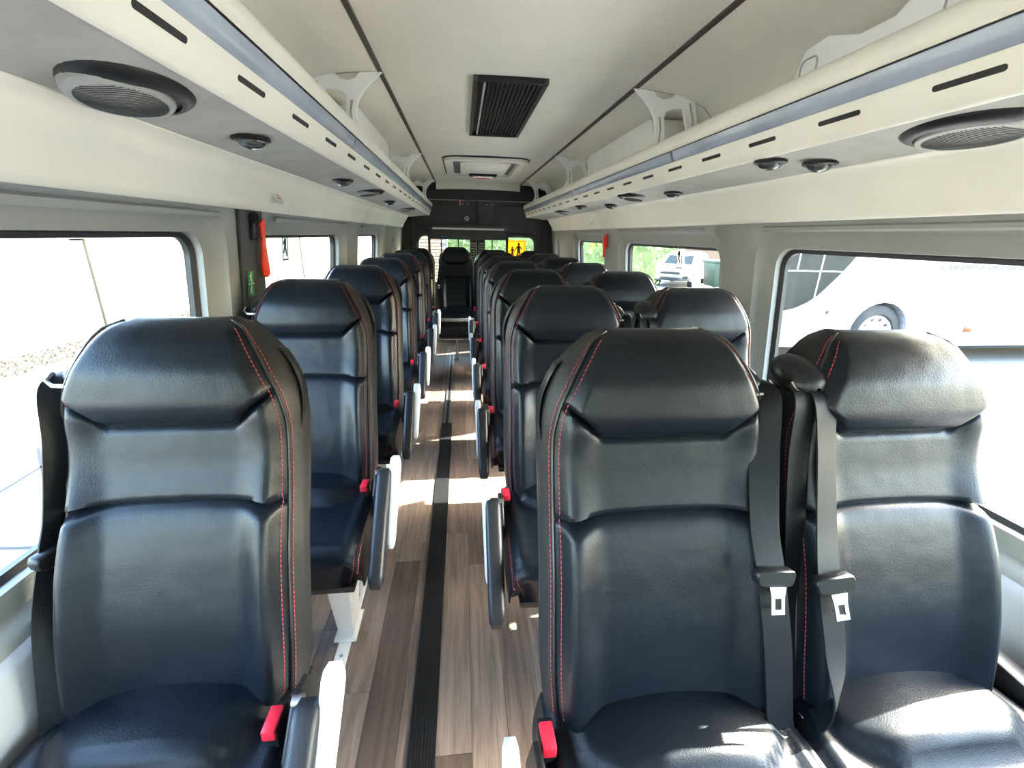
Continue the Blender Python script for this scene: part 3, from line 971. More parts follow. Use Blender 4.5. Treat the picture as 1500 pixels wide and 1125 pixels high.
KIND = {}
def build_kind(kind):
    """list of (name, mesh, location, children) for one kind of seat; aisle side sign ai, belt side sign bs"""
    parts = []
    ai = {'L': 1, 'A': -1, 'W': 0, 'C': 0}[kind]
    bs = {'L': -1, 'A': 1, 'W': -1, 'C': -1}[kind]
    dz = {'L': .012, 'A': .008, 'W': .004, 'C': .03}[kind]
    off = (0, 0, dz)
    def add(n, me, loc=off, ch=()): parts.append((n, me, loc, ch))
    add('headrest_panel', _me['headrest_panel']); add('upper_back_panel', _me['upper_back_panel']); add('lower_back_panel', _me['lower_back_panel'])
    for sd in (-1, 1):
        add('side_bolster', _me['side_bolster', sd], off, [('piping', _me['piping', sd], (0, 0, 0)), ('stitching', _me['stitching', sd], (0, 0, 0))])
        add('cushion_side', _me['cushion_side', sd], off, [('stitching', _me['cushion_stitching', sd], (0, 0, 0))])
    add('back_shell', _me['back_shell']); add('cushion_top', _me['cushion_top']); add('cushion_base', _me['cushion_base'])
    # buckle on the side away from the belt reel
    bx = -bs * .212
    bx, by, bz = (bx * .90, -.262, .495) if kind == 'L' else ((bx, -.225, .480) if kind != 'W' else (bx, -.27, .44))
    add('buckle', _me['buckle'], (bx, by, bz + dz), [('buckle_button', _me['buckle_button'], (0, 0, 0)), ('buckle_stalk', _me['buckle_stalk'], (0, 0, 0))])
    # recliner bracket in steel at the belt side of the joint
    r = MB().tube([(bs * .185, -.21, .47), (bs * .185, -.25, .445), (bs * .19, -.33, .40)], .009, 8)
    r.tube([(bs * .165, -.225, .462), (bs * .200, -.225, .462)], .014, 10)
    add('recliner_hinge', r.mesh('recliner_hinge', M['steel']))
    if ai:
        if kind == 'L': A, B, ux = (.262, -.285, .590), (.268, -.580, .385), .262
        else: A, B, ux = (-.258, -.310, .540), (-.262, -.605, .345), -.258
        pad = pad_mesh(A, B, .046, .052, 'armrest_pad', M['pad'], .92)
        add('armrest_pad', pad, (0, 0, 0))
        Av, Bv = Vector(A), Vector(B)
        t = (Bv - Av).normalized()
        o_ = Vector((ai * .030, 0, -.016)) if kind == 'L' else Vector((ai * .018, 0, -.012))
        c0 = Av - t * .055 + o_ + Vector((0, 0, .004)); c1 = Av.lerp(Bv, .62) + o_ + Vector((0, 0, -.020))
        bm_ = pad_mesh(c0, c1, .034 if kind == 'L' else .026, .066, 'armrest_bracket', M['white'] if kind == 'L' else M['grey_arm'], .62)
        kn = MB().tube([(A[0] - ai * .034, A[1] + .012, A[2] - .022), (A[0] - ai * .018, A[1] + .012, A[2] - .022)], .011, 14).mesh('pivot_knob', M['steel'])
        add('armrest_bracket', bm_, (0, 0, 0), [('pivot_knob', kn, (0, 0, 0))])
        # support plate joining armrest to seat frame
        sp = MB().prism([(c0.y - .03, c0.z - .030), (c0.y + .02, c0.z - .045), (-.19, .37 + dz), (-.26, .33 + dz), (-.33, .34 + dz), (c0.y - .10, c0.z - .085)], 'x', ai * .226, ai * .238)
        add('armrest_support', sp.mesh('armrest_support', M['black'], bevel=.003, seg=1), (0, 0, 0))
    # pedestal
    if kind in 'LA':
        px = .105 if kind == 'L' else -.02
        top = [(px - .035, -.43), (px + .05, -.43), (px + .05, -.26), (px - .035, -.26)]
        bot = [(px - .02, -.375), (px + .028, -.375), (px + .028, -.285), (px - .02, -.285)]
        m = MB().add([(x, y, .34 + dz) for x, y in top] + [(x, y, .012) for x, y in bot], [(0, 1, 2, 3), (7, 6, 5, 4), (0, 4, 5, 1), (1, 5, 6, 2), (2, 6, 7, 3), (3, 7, 4, 0)])
        add('pedestal_leg', m.mesh('pedestal_leg', M['white'], bevel=.006), (0, 0, 0))
        m = MB().box(px - .032, px + .04, -.395, -.265, .004, .014)
        add('foot_plate', m.mesh('foot_plate', M['white'], bevel=.002), (0, 0, 0))
        m = MB().box(px - .016, px + .024, -.56, -.08, 0, .006)
        cap = MB()
        for k in range(6):
            cap.tube([(px + .004, -.53 + .085 * k, .006), (px + .004, -.53 + .085 * k, .0075)], .006, 10)
        add('floor_track', m.mesh('floor_track', M['white'], bevel=.001), (0, 0, 0), [('track_bolts', cap.mesh('track_bolts', M['steel']), (0, 0, 0))])
    if kind in 'LW':   # wall mounting rail
        sg = -1 if kind == 'L' else 1
        m = MB().box(sg * .17, sg * .205, -.44, -.18, .26, .34)
        add('wall_mount', m.mesh('wall_mount', M['steel'], bevel=.004), off)
    if kind == 'W':
        m = MB().add([(x, y, .34) for x, y in ((-.05, -.43), (.03, -.43), (.03, -.26), (-.05, -.26))] + [(x, y, .0) for x, y in ((-.04, -.375), (.02, -.375), (.02, -.285), (-.04, -.285))],
                     [(0, 1, 2, 3), (7, 6, 5, 4), (0, 4, 5, 1), (1, 5, 6, 2), (2, 6, 7, 3), (3, 7, 4, 0)])
        add('pedestal_leg', m.mesh('pedestal_leg', M['white'], bevel=.006), (0, 0, 0))
        # black side box with the buckle, between cushion and wall
        m = MB().prism([(-.62, .36), (-.10, .40), (-.10, .52), (-.30, .50), (-.62, .42)], 'x', .222, .262)
        add('side_cover', m.mesh('side_cover', M['black'], bevel=.006), (0, 0, 0))
    if kind == 'C':
        m = MB().tube([(-.205, -.52, .445), (-.19, -.545, .45), (0, -.552, .446), (.19, -.545, .452), (.205, -.52, .447)], .019, 10)
        add('front_tube', m.mesh('front_tube', M['under']), (0, 0, 0))
        m = MB().tube([(-.205, -.53, .445), (-.205, -.50, .23), (.205, -.50, .23), (.205, -.53, .445)], .010, 8)
        add('lower_tube', m.mesh('lower_tube', M['steel']), (0, 0, 0))
        m = MB().tube([(.0, -.50, .23), (.0, -.50, .0)], .016, 10)
        add('post', m.mesh('post', M['steel']), (0, 0, 0))
        m = MB().tube([(.01, -.50, .02), (-.035, -.60, .03)], .010, 8)
        add('latch', m.mesh('latch', M['chrome']), (0, 0, 0))
    # belt
    gz = TOP - .095 + dz
    gx = bs * .176
    if kind == 'L':
        web = webbing([(gx - .006, .020, gz + .004), (gx - .016, -.020, gz - .012), (gx - .012, -.050, gz - .10), (gx - .020, -.085, gz - .22), (gx - .026, -.115, gz - .285), (gx - .024, -.16, gz - .40), (gx - .010, -.21, gz - .53), (gx - .010, -.25, gz - .64)], .046,
                      [(.9, .2, 0), (.7, .7, 0), (.5, .9, 0), (.3, 1, 0), (.1, 1, 0), (.6, .8, 0), (.9, .4, 0), (.9, .4, 0)])
        tz, ty, tx = gz - .285, -.115, gx - .026
        trot = (math.radians(8), 0, math.radians(78))
    elif kind == 'W':
        web = webbing([(gx + .020, .0, gz + .012), (gx + .018, -.052, gz - .006), (gx + .020, -.080, gz - .09), (gx + .014, -.130, gz - .22), (gx + .002, -.176, gz - .30), (gx + .010, -.218, gz - .42), (gx + .008, -.248, gz - .50), (gx - .018, -.235, gz - .565), (gx - .036, -.20, gz - .60)], .044,
                      [(1, .1, 0), (1, .1, 0), (1, .3, 0), (1, .2, 0), (1, .1, 0), (.9, .2, 0), (.6, .6, 0), (.2, 1, 0), (.1, 1, 0)])
        w2 = webbing([(gx - .014, .0, gz + .008), (gx - .014, -.048, gz - .008), (gx - .018, -.070, gz - .12), (gx - .020, -.12, gz - .3), (gx - .022, -.18, gz - .50), (gx - .022, -.22, gz - .66)], .040, [(1, .1, 0)] * 6)
        add('belt_webbing', w2.mesh('belt_webbing', M['belt']), (0, 0, 0))
        tz, ty, tx = gz - .30, -.178, gx + .002
        trot = (math.radians(-14), math.radians(-6), 0)
    else:
        web = webbing([(gx + .004, .020, gz + .006), (gx + .006, -.030, gz - .004), (gx - .002, -.068, gz - .10), (gx - .016, -.128, gz - .22), (gx - .022, -.172, gz - .28), (gx - .014, -.216, gz - .40), (gx + .000, -.246, gz - .54), (gx + .014, -.272, gz - .64)], .048,
                      [(.7, -.6, 0), (.6, -.8, 0), (.8, -.4, 0), (1, -.1, 0), (1, 0, 0), (1, 0, 0), (1, .1, 0), (1, .1, 0)])
        w2 = webbing([(gx + .016, -.06, gz - .20), (gx + .012, -.13, gz - .36), (gx + .016, -.19, gz - .54), (gx + .018, -.23, gz - .68)], .038, [(.9, -.4, 0)] * 4)
        add('belt_webbing', w2.mesh('belt_webbing', M['belt']), (0, 0, 0))
        bkl = MB().box(gx - .035, gx + .02, -.278, -.264, gz - .62, gz - .56)
        add('belt_anchor', bkl.mesh('belt_anchor', M['shell'], bevel=.004), (0, 0, 0), [('anchor_bolt', MB().tube([(gx - .04, -.286, gz - .600), (gx + .01, -.284, gz - .612)], .006, 8).mesh('anchor_bolt', M['steel']), (0, 0, 0))])
        tz, ty, tx = gz - .285, -.174, gx - .022
        trot = (math.radians(-14), math.radians(4), 0)
    add('belt_webbing', web.mesh('belt_webbing', M['belt']), (0, 0, 0))
    # guide: black hood with a bright metal loop
    hood = MB()
    rows = []
    big = kind == 'W'
    rx, ry, rz, hx, hy, hz = (.040, .055, .034, gx - bs * .012, .012, gz + .016) if big else (.022, .040, .020, gx - bs * .006, .022, gz + .008)
    for i in range(13):
        q = math.pi * i / 12
        rr = max(.02, math.sin(q)) ** .6
        rows.append([Vector((hx + rx * rr * math.cos(a), hy + ry * math.cos(q), hz + rz * rr * math.sin(a) + .010 * math.cos(q))) for a in [math.pi * 2 * k / 16 for k in range(16)]])
    hood.grid(rows, wrap=True)
    lx, ly, lz = (hx, hy - ry * .85, hz - .016) if big else (gx + bs * .002, -.022, gz - .004)
    lw = .034 if big else .024
    loop = MB().tube([(lx - lw, ly + .016, lz + .012), (lx - lw - .001, ly, lz + .002), (lx - lw * .5, ly - .006, lz - .006), (lx + lw * .5, ly - .006, lz - .006), (lx + lw + .001, ly, lz + .002), (lx + lw, ly + .016, lz + .012)], .0042, 8)
    add('belt_guide', hood.mesh('belt_guide', M['shell'], angle=60), (0, 0, 0), [('guide_loop', loop.mesh('guide_loop', M['chrome']), (0, 0, 0))])
    # tongue
    body = MB()
    pl = [(-.034, .004), (-.030, .014), (.030, .014), (.034, .004), (.030, -.012), (.012, -.018), (-.012, -.018), (-.030, -.012)]
    body.prism(pl, 'y', -.016, .004)
    plate = MB()
    o = [(-.014, -.012), (.014, -.012), (.0115, -.028), (.0115, -.056), (-.0115, -.056), (-.0115, -.028)]
    i_ = [(-.0055, -.030), (.0055, -.030), (.0055, -.036), (.0055, -.048), (-.0055, -.048), (-.0055, -.036)]
    plate.grid([[(p[0], -.018 + .15 * p[1], p[1]) for p in o], [(p[0], -.018 + .15 * p[1], p[1]) for p in i_], [(p[0], -.015 + .15 * p[1], p[1]) for p in i_], [(p[0], -.015 + .15 * p[1], p[1]) for p in o], [(p[0], -.018 + .15 * p[1], p[1]) for p in o]], wrap=True)
    parts.append(('belt_tongue', body.mesh('belt_tongue', M['shell'], bevel=.002, seg=1), (tx, ty, tz), [('tongue_plate', plate.mesh('tongue_plate', M['chrome'], smooth=False), (0, 0, 0))], trot))
    return parts

for k_ in 'LAWC': KIND[k_] = build_kind(k_)
PITCH = .74
CX = {'L': -.722, 'A': .147, 'W': .607, 'C': -.276}
SX = {'L': 1.0, 'A': 1.06, 'W': 1.06, 'C': .94}
DY = {'L': .065, 'A': -.028, 'W': -.028, 'C': 0}
ORD = ['nearest the camera', 'second from the camera', 'third from the camera', 'fourth from the camera', 'fifth from the camera', 'sixth from the camera', 'in the rearmost row']
def place_seat(kind, row):
    Y = .767 + DY[kind] + PITCH * row
    r = empty('passenger_seat', (CX[kind], Y, 0))
    where = {'L': 'black leather single seat beside the left windows, %s', 'A': 'black leather aisle seat of the right-hand pairs, %s',
             'W': 'black leather seat beside the right windows, %s', 'C': 'black leather middle seat facing straight down the aisle, %s'}[kind]
    r.scale = (SX[kind], 1, 1)
    tag(r, where % ORD[row], 'seat', 'rows of black leather passenger seats')
    for p in KIND[kind]:
        nm, me, loc, ch = p[:4]
        if row == 6 and nm.startswith('armrest'): continue
        o = link(nm, me, r, loc)
        if len(p) > 4: o.rotation_euler = p[4]
        if nm == 'buckle': pass
        for (cn, cm, cl) in ch:
            c2 = link(cn, cm, o, cl)
            if cn == 'stitching':
                c2['kind'] = 'stuff'
            if cn == 'buckle_button': c2['label'] = 'red buckle release button'
    return r
for row in range(7):
    for kd in 'LAW': place_seat(kd, row)
place_seat('C', 6)

# ------------------------------------------------------------------ ceiling vent and roof hatch
def ceil_z(x): return 1.893 - .012 * (x / .5) ** 2
vt = empty('ceiling_vent', (-.002, 2.545, 1.893))
tag(vt, 'black air return grille with long slats in the middle of the ceiling', 'vent')
for n_, b in (('frame_side', (-.15, -.132, -.52, .52)), ('frame_side', (.132, .15, -.52, .52)), ('frame_end', (-.132, .132, -.52, -.50)), ('frame_end', (-.132, .132, .50, .52))):
    MB().box(b[0], b[1], b[2], b[3], -.022, .004).obj(n_, M['brown'] if n_ == 'frame_side' else M['black'], vt, bevel=.003)
MB().box(-.132, .132, -.5, .5, -.003, .001).obj('backing', M['signblack'], vt, smooth=False)
MB().box(-.108, -.100, -.48, .49, -.018, -.012).obj('bright_slat', M['under'], vt, smooth=False)
slm = MB().box(-.0018, .0018, -.495, .495, -.014, -.004).mesh('slat', M['dark'], smooth=False)
for k in range(12):
    link('slat', slm, vt, (-.085 + .0185 * k, 0, 0))

ht = empty('roof_hatch', (.004, 4.5, 1.893))
tag(ht, 'pale plastic emergency roof hatch with red handle behind the ceiling vent', 'roof hatch')
def ringmesh(o, i, z0, z1, name, m_):
    m = MB()
    m.grid([[(p[0], p[1], z0) for p in o], [(p[0] * .99, p[1] * .99, z1) for p in o], [(p[0], p[1], z1) for p in i], [(p[0], p[1], z0) for p in i]], wrap=True)
    return m.obj(name, m_, ht)
ringmesh(rrect(-.365, .365, -.60, .60, .12), rrect(-.345, .345, -.575, .575, .11), .002, -.012, 'outer_seal', M['blackframe'])
ringmesh(rrect(-.347, .347, -.58, .58, .11), rrect(-.28, .28, -.47, .47, .05), .0, -.030, 'frame', M['cream'])
MB().box(-.28, .28, -.47, .47, -.004, .0).obj('recess', M['blackframe'], ht, smooth=False)
MB().prism(rrect(-.215, .215, -.40, .42, .06), 'z', -.028, -.004).obj('lid', M['cream'], ht, bevel=.006)
MB().prism(rrect(-.17, .17, -.30, .20, .04), 'z', -.034, -.027).obj('lid_panel', M['ceiling'], ht, bevel=.003)
MB().box(-.13, .14, .27, .35, -.05, -.027).obj('handle_housing', M['black'], ht, bevel=.006)
MB().tube([(-.07, .30, -.058), (.08, .30, -.058)], .012, 10).obj('handle', M['red'], ht)
MB().box(-.09, .10, .262, .275, -.066, -.05).obj('handle_clip', M['chrome'], ht, bevel=.003)

# ------------------------------------------------------------------ speakers and reading lamps under the racks
def uz(x):    # underside height
    return interp([(.60, 1.512), (.66, 1.507), (.74, 1.500), (.815, 1.488)], abs(x))
def speaker(x, y, s, label):
    r = empty('ceiling_speaker', (x, y, uz(x)))
    tag(r, label, 'speaker', 'speakers under the luggage racks')
    tilt = math.atan2(.024, .2) * (1 if x > 0 else -1)
    r.rotation_euler = (0, tilt, .25 * (1 if x > 0 else -1) * -1)
    m = MB(); rows = []
    for k in range(8):
        q = k / 7
        sc_ = 1 - .30 * q ** 1.6
        rows.append([(s * .082 * sc_ * math.cos(a), s * .135 * sc_ * math.sin(a), .004 - .018 * math.sin(q * math.pi / 2)) for a in [2 * math.pi * j / 32 for j in range(32)]])
    m.grid(rows, wrap=True)
    m.obj('housing', M['black'], r)
    sd = -1 if x > 0 else 1
    ox = -sd * .017 * s
    m = MB(); rows = []
    for rad, z in ((1.0, .003), (1.0, -.0105), (.96, -.0145), (.86, -.0160), (.84, -.0150)):
        rows.append([(ox + s * .064 * rad * math.cos(a), s * .118 * rad * math.sin(a), z) for a in [2 * math.pi * j / 36 for j in range(36)]])
    m.grid(rows, wrap=True)
    m.obj('face_ring', M['spk'], r)
    m = MB(); rows = []
    for k in range(6):
        q = k / 5
        rows.append([(ox + s * .0545 * (1 - q) * math.cos(a), s * .100 * (1 - q) * math.sin(a), -.0150 - .006 * math.sin(q * math.pi / 2)) for a in [2 * math.pi * j / 32 for j in range(32)]])
    m.grid(rows, wrap=True)
    g = m.obj('grille', M['under'], r)
    g['label'] = 'pale ribbed grille'
    rb = MB()
    for k in range(27):
        yy = -.091 + .007 * k
        hw = .053 * math.sqrt(max(0, 1 - (yy / .099) ** 2))
        if hw > .006:
            def zz(xx): return -.0150 - .006 * math.sin(max(0, 1 - math.sqrt((xx / .0545) ** 2 + (yy / .1) ** 2)) * math.pi / 2) - .0006
            rb.tube([(ox + s * hw * t, yy * s, zz(hw * t)) for t in (-1, -.66, -.33, 0, .33, .66, 1)], .0008, 4)
    o = rb.obj('grille_ribs', M['dark'], g, smooth=False); o['kind'] = 'stuff'
    return r
speaker(-.715, .865, 1.0, 'large oval speaker with grille under the left rack, nearest the camera')
speaker(.715, .83, 1.0, 'large oval speaker under the right rack, nearest the camera')
speaker(-.68, 2.62, .9, 'oval speaker under the left rack, second from the camera')
speaker(.67, 2.42, .9, 'oval speaker under the right rack, second from the camera')
speaker(-.68, 4.3, .9, 'oval speaker under the left rack, farthest from the camera')
speaker(.67, 4.1, .9, 'oval speaker under the right rack, farthest from the camera')
def lamp(x, y, label):
    r = empty('reading_lamp', (x, y, uz(x) - .003))
    tag(r, label, 'lamp', 'round reading lamps under the racks')
    m = MB(); rows = []
    for rad, z in ((.041, .002), (.042, -.005), (.036, -.008), (.030, -.006)):
        rows.append([(rad * math.cos(a), rad * math.sin(a), z) for a in [2 * math.pi * j / 28 for j in range(28)]])
    m.grid(rows, wrap=True).obj('bezel', M['black'], r)
    m = MB(); rows = []
    for k in range(7):
        q = k / 6 * math.pi / 2
        rows.append([(.031 * math.cos(q) * math.cos(a), .031 * math.cos(q) * math.sin(a), -.006 - .018 * math.sin(q)) for a in [2 * math.pi * j / 24 for j in range(24)]])
    m.grid(rows, wrap=True).obj('eyeball', M['lens'], r)
lamp(-.69, 1.215, 'round black swivel lamp under the left rack, nearest the camera')
lamp(-.69, 2.06, 'round black swivel lamp under the left rack, second from the camera')
lamp(-.69, 3.3, 'round black swivel lamp under the left rack, third from the camera')
lamp(.735, 1.20, 'round black swivel lamp under the right rack beside the wall, nearest the camera')
lamp(.745, 2.08, 'round black swivel lamp under the right rack beside the wall, second from the camera')
lamp(.745, 2.97, 'round black swivel lamp under the right rack beside the wall, third from the camera')
lamp(.635, 1.26, 'round black lamp under the right rack close to the lip, nearest the camera')
lamp(.635, 3.3, 'round black lamp under the right rack close to the lip, farther down')

# ------------------------------------------------------------------ things in the racks
def rounded_slab(name, label, cat, x0, x1, y0, y1, z0, z1, m_, r=.03, slope=0.0):
    o = empty(name, ((x0 + x1) / 2, (y0 + y1) / 2, z0))
    tag(o, label, cat)
    m = MB()
    hx, hy, hz = abs(x1 - x0) / 2, (y1 - y0) / 2, z1 - z0
    pl = rrect(-hy, hy, 0, hz, r, 5)
    pl = [(p[0] + slope * p[1], p[1]) for p in pl]
    m.prism(pl, 'x', -hx, hx)
    m.obj('body', m_, o, bevel=.006)
    return o, hx, hy, hz
o, hx, hy, hz = rounded_slab('rack_locker', 'ivory plastic locker box standing in the left rack behind its first bracket', 'locker', -.80, -.635, 2.05, 2.95, 1.602, 1.805, M['box'], .05, .55)
MB().tube([(hx + .002, -.30, .04), (hx + .002, .25, .04)], .004, 6).obj('lid_seam', M['under'], o)
o, hx, hy, hz = rounded_slab('rack_locker', 'ivory plastic locker box with a small handle in the right rack behind its first bracket', 'locker', .64, .80, 2.12, 3.20, 1.602, 1.81, M['box'], .05, .15)
MB().tube([(-hx - .004, -.30, .03), (-hx - .022, -.27, .045), (-hx - .022, -.22, .07), (-hx - .004, -.20, .08)], .012, 8).obj('handle', M['white'], o)
ac = empty('air_duct_unit', (.74, 1.0, 1.602))
tag(ac, 'stepped white air duct housing in the right rack nearest the camera', 'air unit')
pl = [(.25, 0), (.24, .09), (.215, .145), (.14, .152), (.05, .122), (-.035, .122), (-.075, .150), (-.12, .195), (-.55, .205), (-.62, .19), (-.64, 0)]
MB().prism(pl, 'x', -.10, .06).obj('body', M['white'], ac, bevel=.008)
for a, b, c, d in ((.16, .215, .07, .12), (-.32, -.14, .07, .16)):
    m = MB().tube([(-.1015, p[0], p[1]) for p in rrect(a, b, c, d, .015, 3)] + [(-.1015, b, d - .015)], .002, 5)
    m.obj('panel_line', M['under'], ac)
    
# ------------------------------------------------------------------ safety hammers, signs
def hammer(x, y, z, sgn, label, holder):
    r = empty('safety_hammer', (x, y, z))
    r.rotation_euler = (0, sgn * math.radians(-5), 0)
    r.scale = (.8, .8, .8)
    tag(r, label, 'hammer', 'emergency hammers on the pillars')
    s = -sgn
    if holder:
        MB().box(0 if s > 0 else -.02, .02 if s > 0 else 0, -.055, -.012, -.06, .02).obj('holder', M['black'], r, bevel=.006)
        MB().tube([(s * .022, -.058, .035), (s * .024, -.03, .028), (s * .024, -.010, .030)], [.022, .020, .014], 10).obj('hammer_head', M['black'], r)
        MB().tube([(s * .026, .0, .028), (s * .027, .006, -.01), (s * .027, .006, -.08), (s * .027, .012, -.15), (s * .026, .020, -.20), (s * .026, .022, -.215)], [.016, .011, .012, .017, .018, .010], 10).obj('handle', M['red_orange'], r)
        MB().box(0 if s > 0 else -.03, .03 if s > 0 else 0, -.05, .03, -.055, -.048).obj('retaining_strap', M['black'], r, smooth=False)
    else:
        MB().box(0 if s > 0 else -.02, .02 if s > 0 else 0, -.02, .02, -.10, .03).obj('holder', M['red_orange'], r, bevel=.006)
        MB().tube([(s * .03, .0, .0), (s * .03, .0, -.09), (s * .03, .004, -.185)], [.013, .013, .012], 10).obj('handle', M['red_orange'], r)
        MB().tube([(s * .034, .012, .025), (s * .034, .014, -.10)], .008, 8).obj('metal_clip', M['steel'], r)
    return r
hammer(-.912, 1.70, 1.315, -1, 'red-handled safety hammer in a black holder on the left pillar', True)
hammer(.925, 3.56, 1.30, 1, 'red safety hammer on the right pillar between the two rear windows', False)
def rot_for(sgn): return (0, math.radians(-5.4) * -sgn * -1, math.radians(90) if sgn > 0 else math.radians(-90))
def wall_sticker(name, label, cat, sgn, y, z, off, w_, h_, m_, parts, group=None):
    x = sgn * (xw(z) + off)
    r = empty(name, (x, y, z))
    r.rotation_euler = (0, 0, math.radians(-90 if sgn > 0 else 90))
    tag(r, label, cat, group)
    tilt = .095
    def shape(poly, y0, y1, nm, mm):
        m = MB()
        n = len(poly)
        vs = [(p[0], y0 + tilt * p[1] * -1 * -1 * -1, p[1]) for p in poly] + [(p[0], y1 + tilt * p[1] * -1 * -1 * -1, p[1]) for p in poly]
        m.add(vs, [tuple(range(n)), tuple(n + k for k in reversed(range(n)))] + [(k, n + k, n + (k + 1) % n, (k + 1) % n) for k in range(n)])
        m.obj(nm, mm, r, smooth=False)
    if m_: shape(bar(-w_ / 2, w_ / 2, -h_ / 2, h_ / 2), -.001, 0, 'backing', m_)
    for nm, poly, mm in parts: shape(poly, -.0022, -.001, nm, mm)
    return r
def runner(s=1.0, m_=None):
    mm = m_ or M['signblack']
    q = lambda l: [(a * s, b * s) for a, b in l]
    return [('figure_head', [(a, b) for a, b in circle(.006 * s, .042 * s, .008 * s, 10)], mm),
            ('figure_body', q([(-.006, .030), (.010, .032), (.013, .012), (.006, -.006), (.016, -.024), (.022, -.046), (.012, -.048), (.004, -.026), (-.006, -.012), (-.016, -.034), (-.026, -.030), (-.012, -.004), (-.008, .010), (-.020, .004), (-.024, .012)]), mm)]
exit_parts = [('border', bar(-.036, .036, .058, .066), M['signblack']), ('border', bar(-.036, .036, -.066, -.058), M['signblack']),
              ('border', bar(-.036, -.028, -.058, .058), M['signblack']), ('border', bar(.028, .036, -.058, .058), M['signblack'])] + runner(1.0)
wall_sticker('exit_sticker', 'small black and white exit pictogram sticker on a left window', 'sticker', -1, 2.22, 1.235, .074, .068, .128, M['signwhite'], exit_parts, 'exit pictograms')
wall_sticker('exit_sticker', 'small black and pale exit pictogram sticker on a right window', 'sticker', 1, 2.49, 1.205, .074, .062, .128, M['signwhite'], exit_parts, 'exit pictograms')
wall_sticker('exit_sign', 'small green two-part exit sign on the left pillar below the hammer', 'sign', -1, 1.64, 1.125, -.018, .045, .085, M['green'],
             [('divider', bar(-.0225, .0225, -.002, .002), M['signwhite'])] + [(n, [(a, b + .021) for a, b in p], m_) for n, p, m_ in runner(.38, M['signwhite'])] + [(n, [(a, b - .021) for a, b in p], m_) for n, p, m_ in runner(.38, M['signwhite'])])
sv = empty('cove_sticker', (-.868, 1.80, 1.415))
tag(sv, 'round white sticker with three faint red lines on the left cove', 'sticker')
sv.rotation_euler = (0, math.radians(-28), math.radians(90))
sv.rotation_euler = Matrix(((0, .45, .893), (1, 0, 0), (0, .893, -.45))).to_euler() if False else sv.rotation_euler
sv.rotation_euler = (math.radians(-26), 0, math.radians(90))
MB().prism(circle(0, 0, .032, 24), 'y', -.008, -.004).obj('backing', M['signwhite'], sv, smooth=False)
for z, w_ in ((.010, .018), (0, .008), (-.010, .018)):
    MB().prism(bar(-w_, w_, z - .002, z + .002), 'y', -.009, -.008).obj('print_line', M['stickred'], sv, smooth=False)
sv = empty('cove_sticker', (.868, 3.80, 1.415))
tag(sv, 'faint clear sticker with pale dots on the right cove by the joint', 'sticker')
sv.rotation_euler = (math.radians(-26), 0, math.radians(-90))
for z in (.02, 0, -.02):
    MB().prism(circle(0, z, .010, 12), 'y', -.008, -.004).obj('dot', M['signwhite'], sv, smooth=False)
# emergency exit lettering on the left window
le = empty('window_lettering', (-(xw(1.235) + .074), 1.93, 1.228))
tag(le, 'faint emergency exit lettering on the left window beside the pictogram', 'lettering')
text('letters', 'SALIDA DE EMERGENCIA', .020, M['texttan'], le, (0, 0, 0), (math.radians(90), 0, math.radians(90)), .0003)

# ------------------------------------------------------------------ OUTSIDE
GZ = -.65
gr = MB().box(-60, 60, -40, 70, GZ - .1, GZ).obj('ground', M['concrete'], smooth=False)
tag(gr, 'pale concrete yard outside the windows', 'ground', kind='structure')
for p, q in (((-5.25, 5.4), (-3.6, 3.55)), ((-6.1, 5.2), (-2.0, 7.4)), ((-6.2, 2.8), (-1.5, 2.6)), ((-3.8, 3.8), (-3.3, -3.0)), ((2, 4.6), (14, 4.6)), ((6, 4.6), (3, -4)), ((9.5, 4.6), (7, -4)), ((2, 1.5), (12, 1.2))):
    a, b = Vector((p[0], p[1], GZ)), Vector((q[0], q[1], GZ))
    t = (b - a).normalized(); nn = Vector((-t.y, t.x, 0)) * .012
    MB().add([a - nn, b - nn, b + nn, a + nn] + [v + Vector((0, 0, .002)) for v in (a - nn, b - nn, b + nn, a + nn)], [(0, 1, 2, 3), (4, 5, 6, 7), (0, 1, 5, 4), (2, 3, 7, 6), (1, 2, 6, 5), (3, 0, 4, 7)]).obj('slab_joint', M['tyre'], gr, smooth=False)
# left boundary wall
XW = -7.15
bw = empty('boundary_wall', (XW, 10, GZ))
tag(bw, 'long pale rendered boundary wall with coping outside the left windows', 'wall', kind='structure')
ys = [-14, -8, -3, 2, 9.5, 15, 21, 27, 33, 40]
for k, (a, b) in enumerate(zip(ys[:-1], ys[1:])):
    MB().box(-.2, 0, a - 10 + .09, b - 10 - .09, 0, 1.70).obj('wall_panel', M['renderwhite'] if b <= 9.6 else M['render'], bw, smooth=False)
for a in ys:
    MB().box(-.22, .05, a - 10 - .13, a - 10 + .13, 0, 1.74).obj('wall_post', M['post'], bw, bevel=.01)
for a, b in zip(ys[:-1], ys[1:]):
    MB().box(-.26, .06, a - 10, b - 10, 1.74, 1.84).obj('coping', M['renderwhite'], bw, bevel=.015)
# gravel strip along the wall: bed plus loose stones (uncountable)
gv = MB()
gv.box(XW + .07, XW + .97, -14, 40, GZ, GZ + .02)
random.seed(3)
for k in range(2600):
    y = 1.5 + 16 * random.random() ** 1.2
    x = XW + .12 + .82 * random.random()
    r = random.uniform(.015, .05)
    z = GZ + .02
    a = random.random() * 3.14
    ca, sa = math.cos(a) * r, math.sin(a) * r
    gv.add([(x + ca, y + sa, z), (x - sa, y + ca, z), (x - ca, y - sa, z), (x + sa, y - ca, z), (x + r * .2, y, z + r * .8)], [(0, 1, 4), (1, 2, 4), (2, 3, 4), (3, 0, 4)])
g = gv.obj('gravel_strip', M['gravel'], smooth=False)
tag(g, 'brown gravel strip at the foot of the boundary wall', 'gravel', kind='stuff')

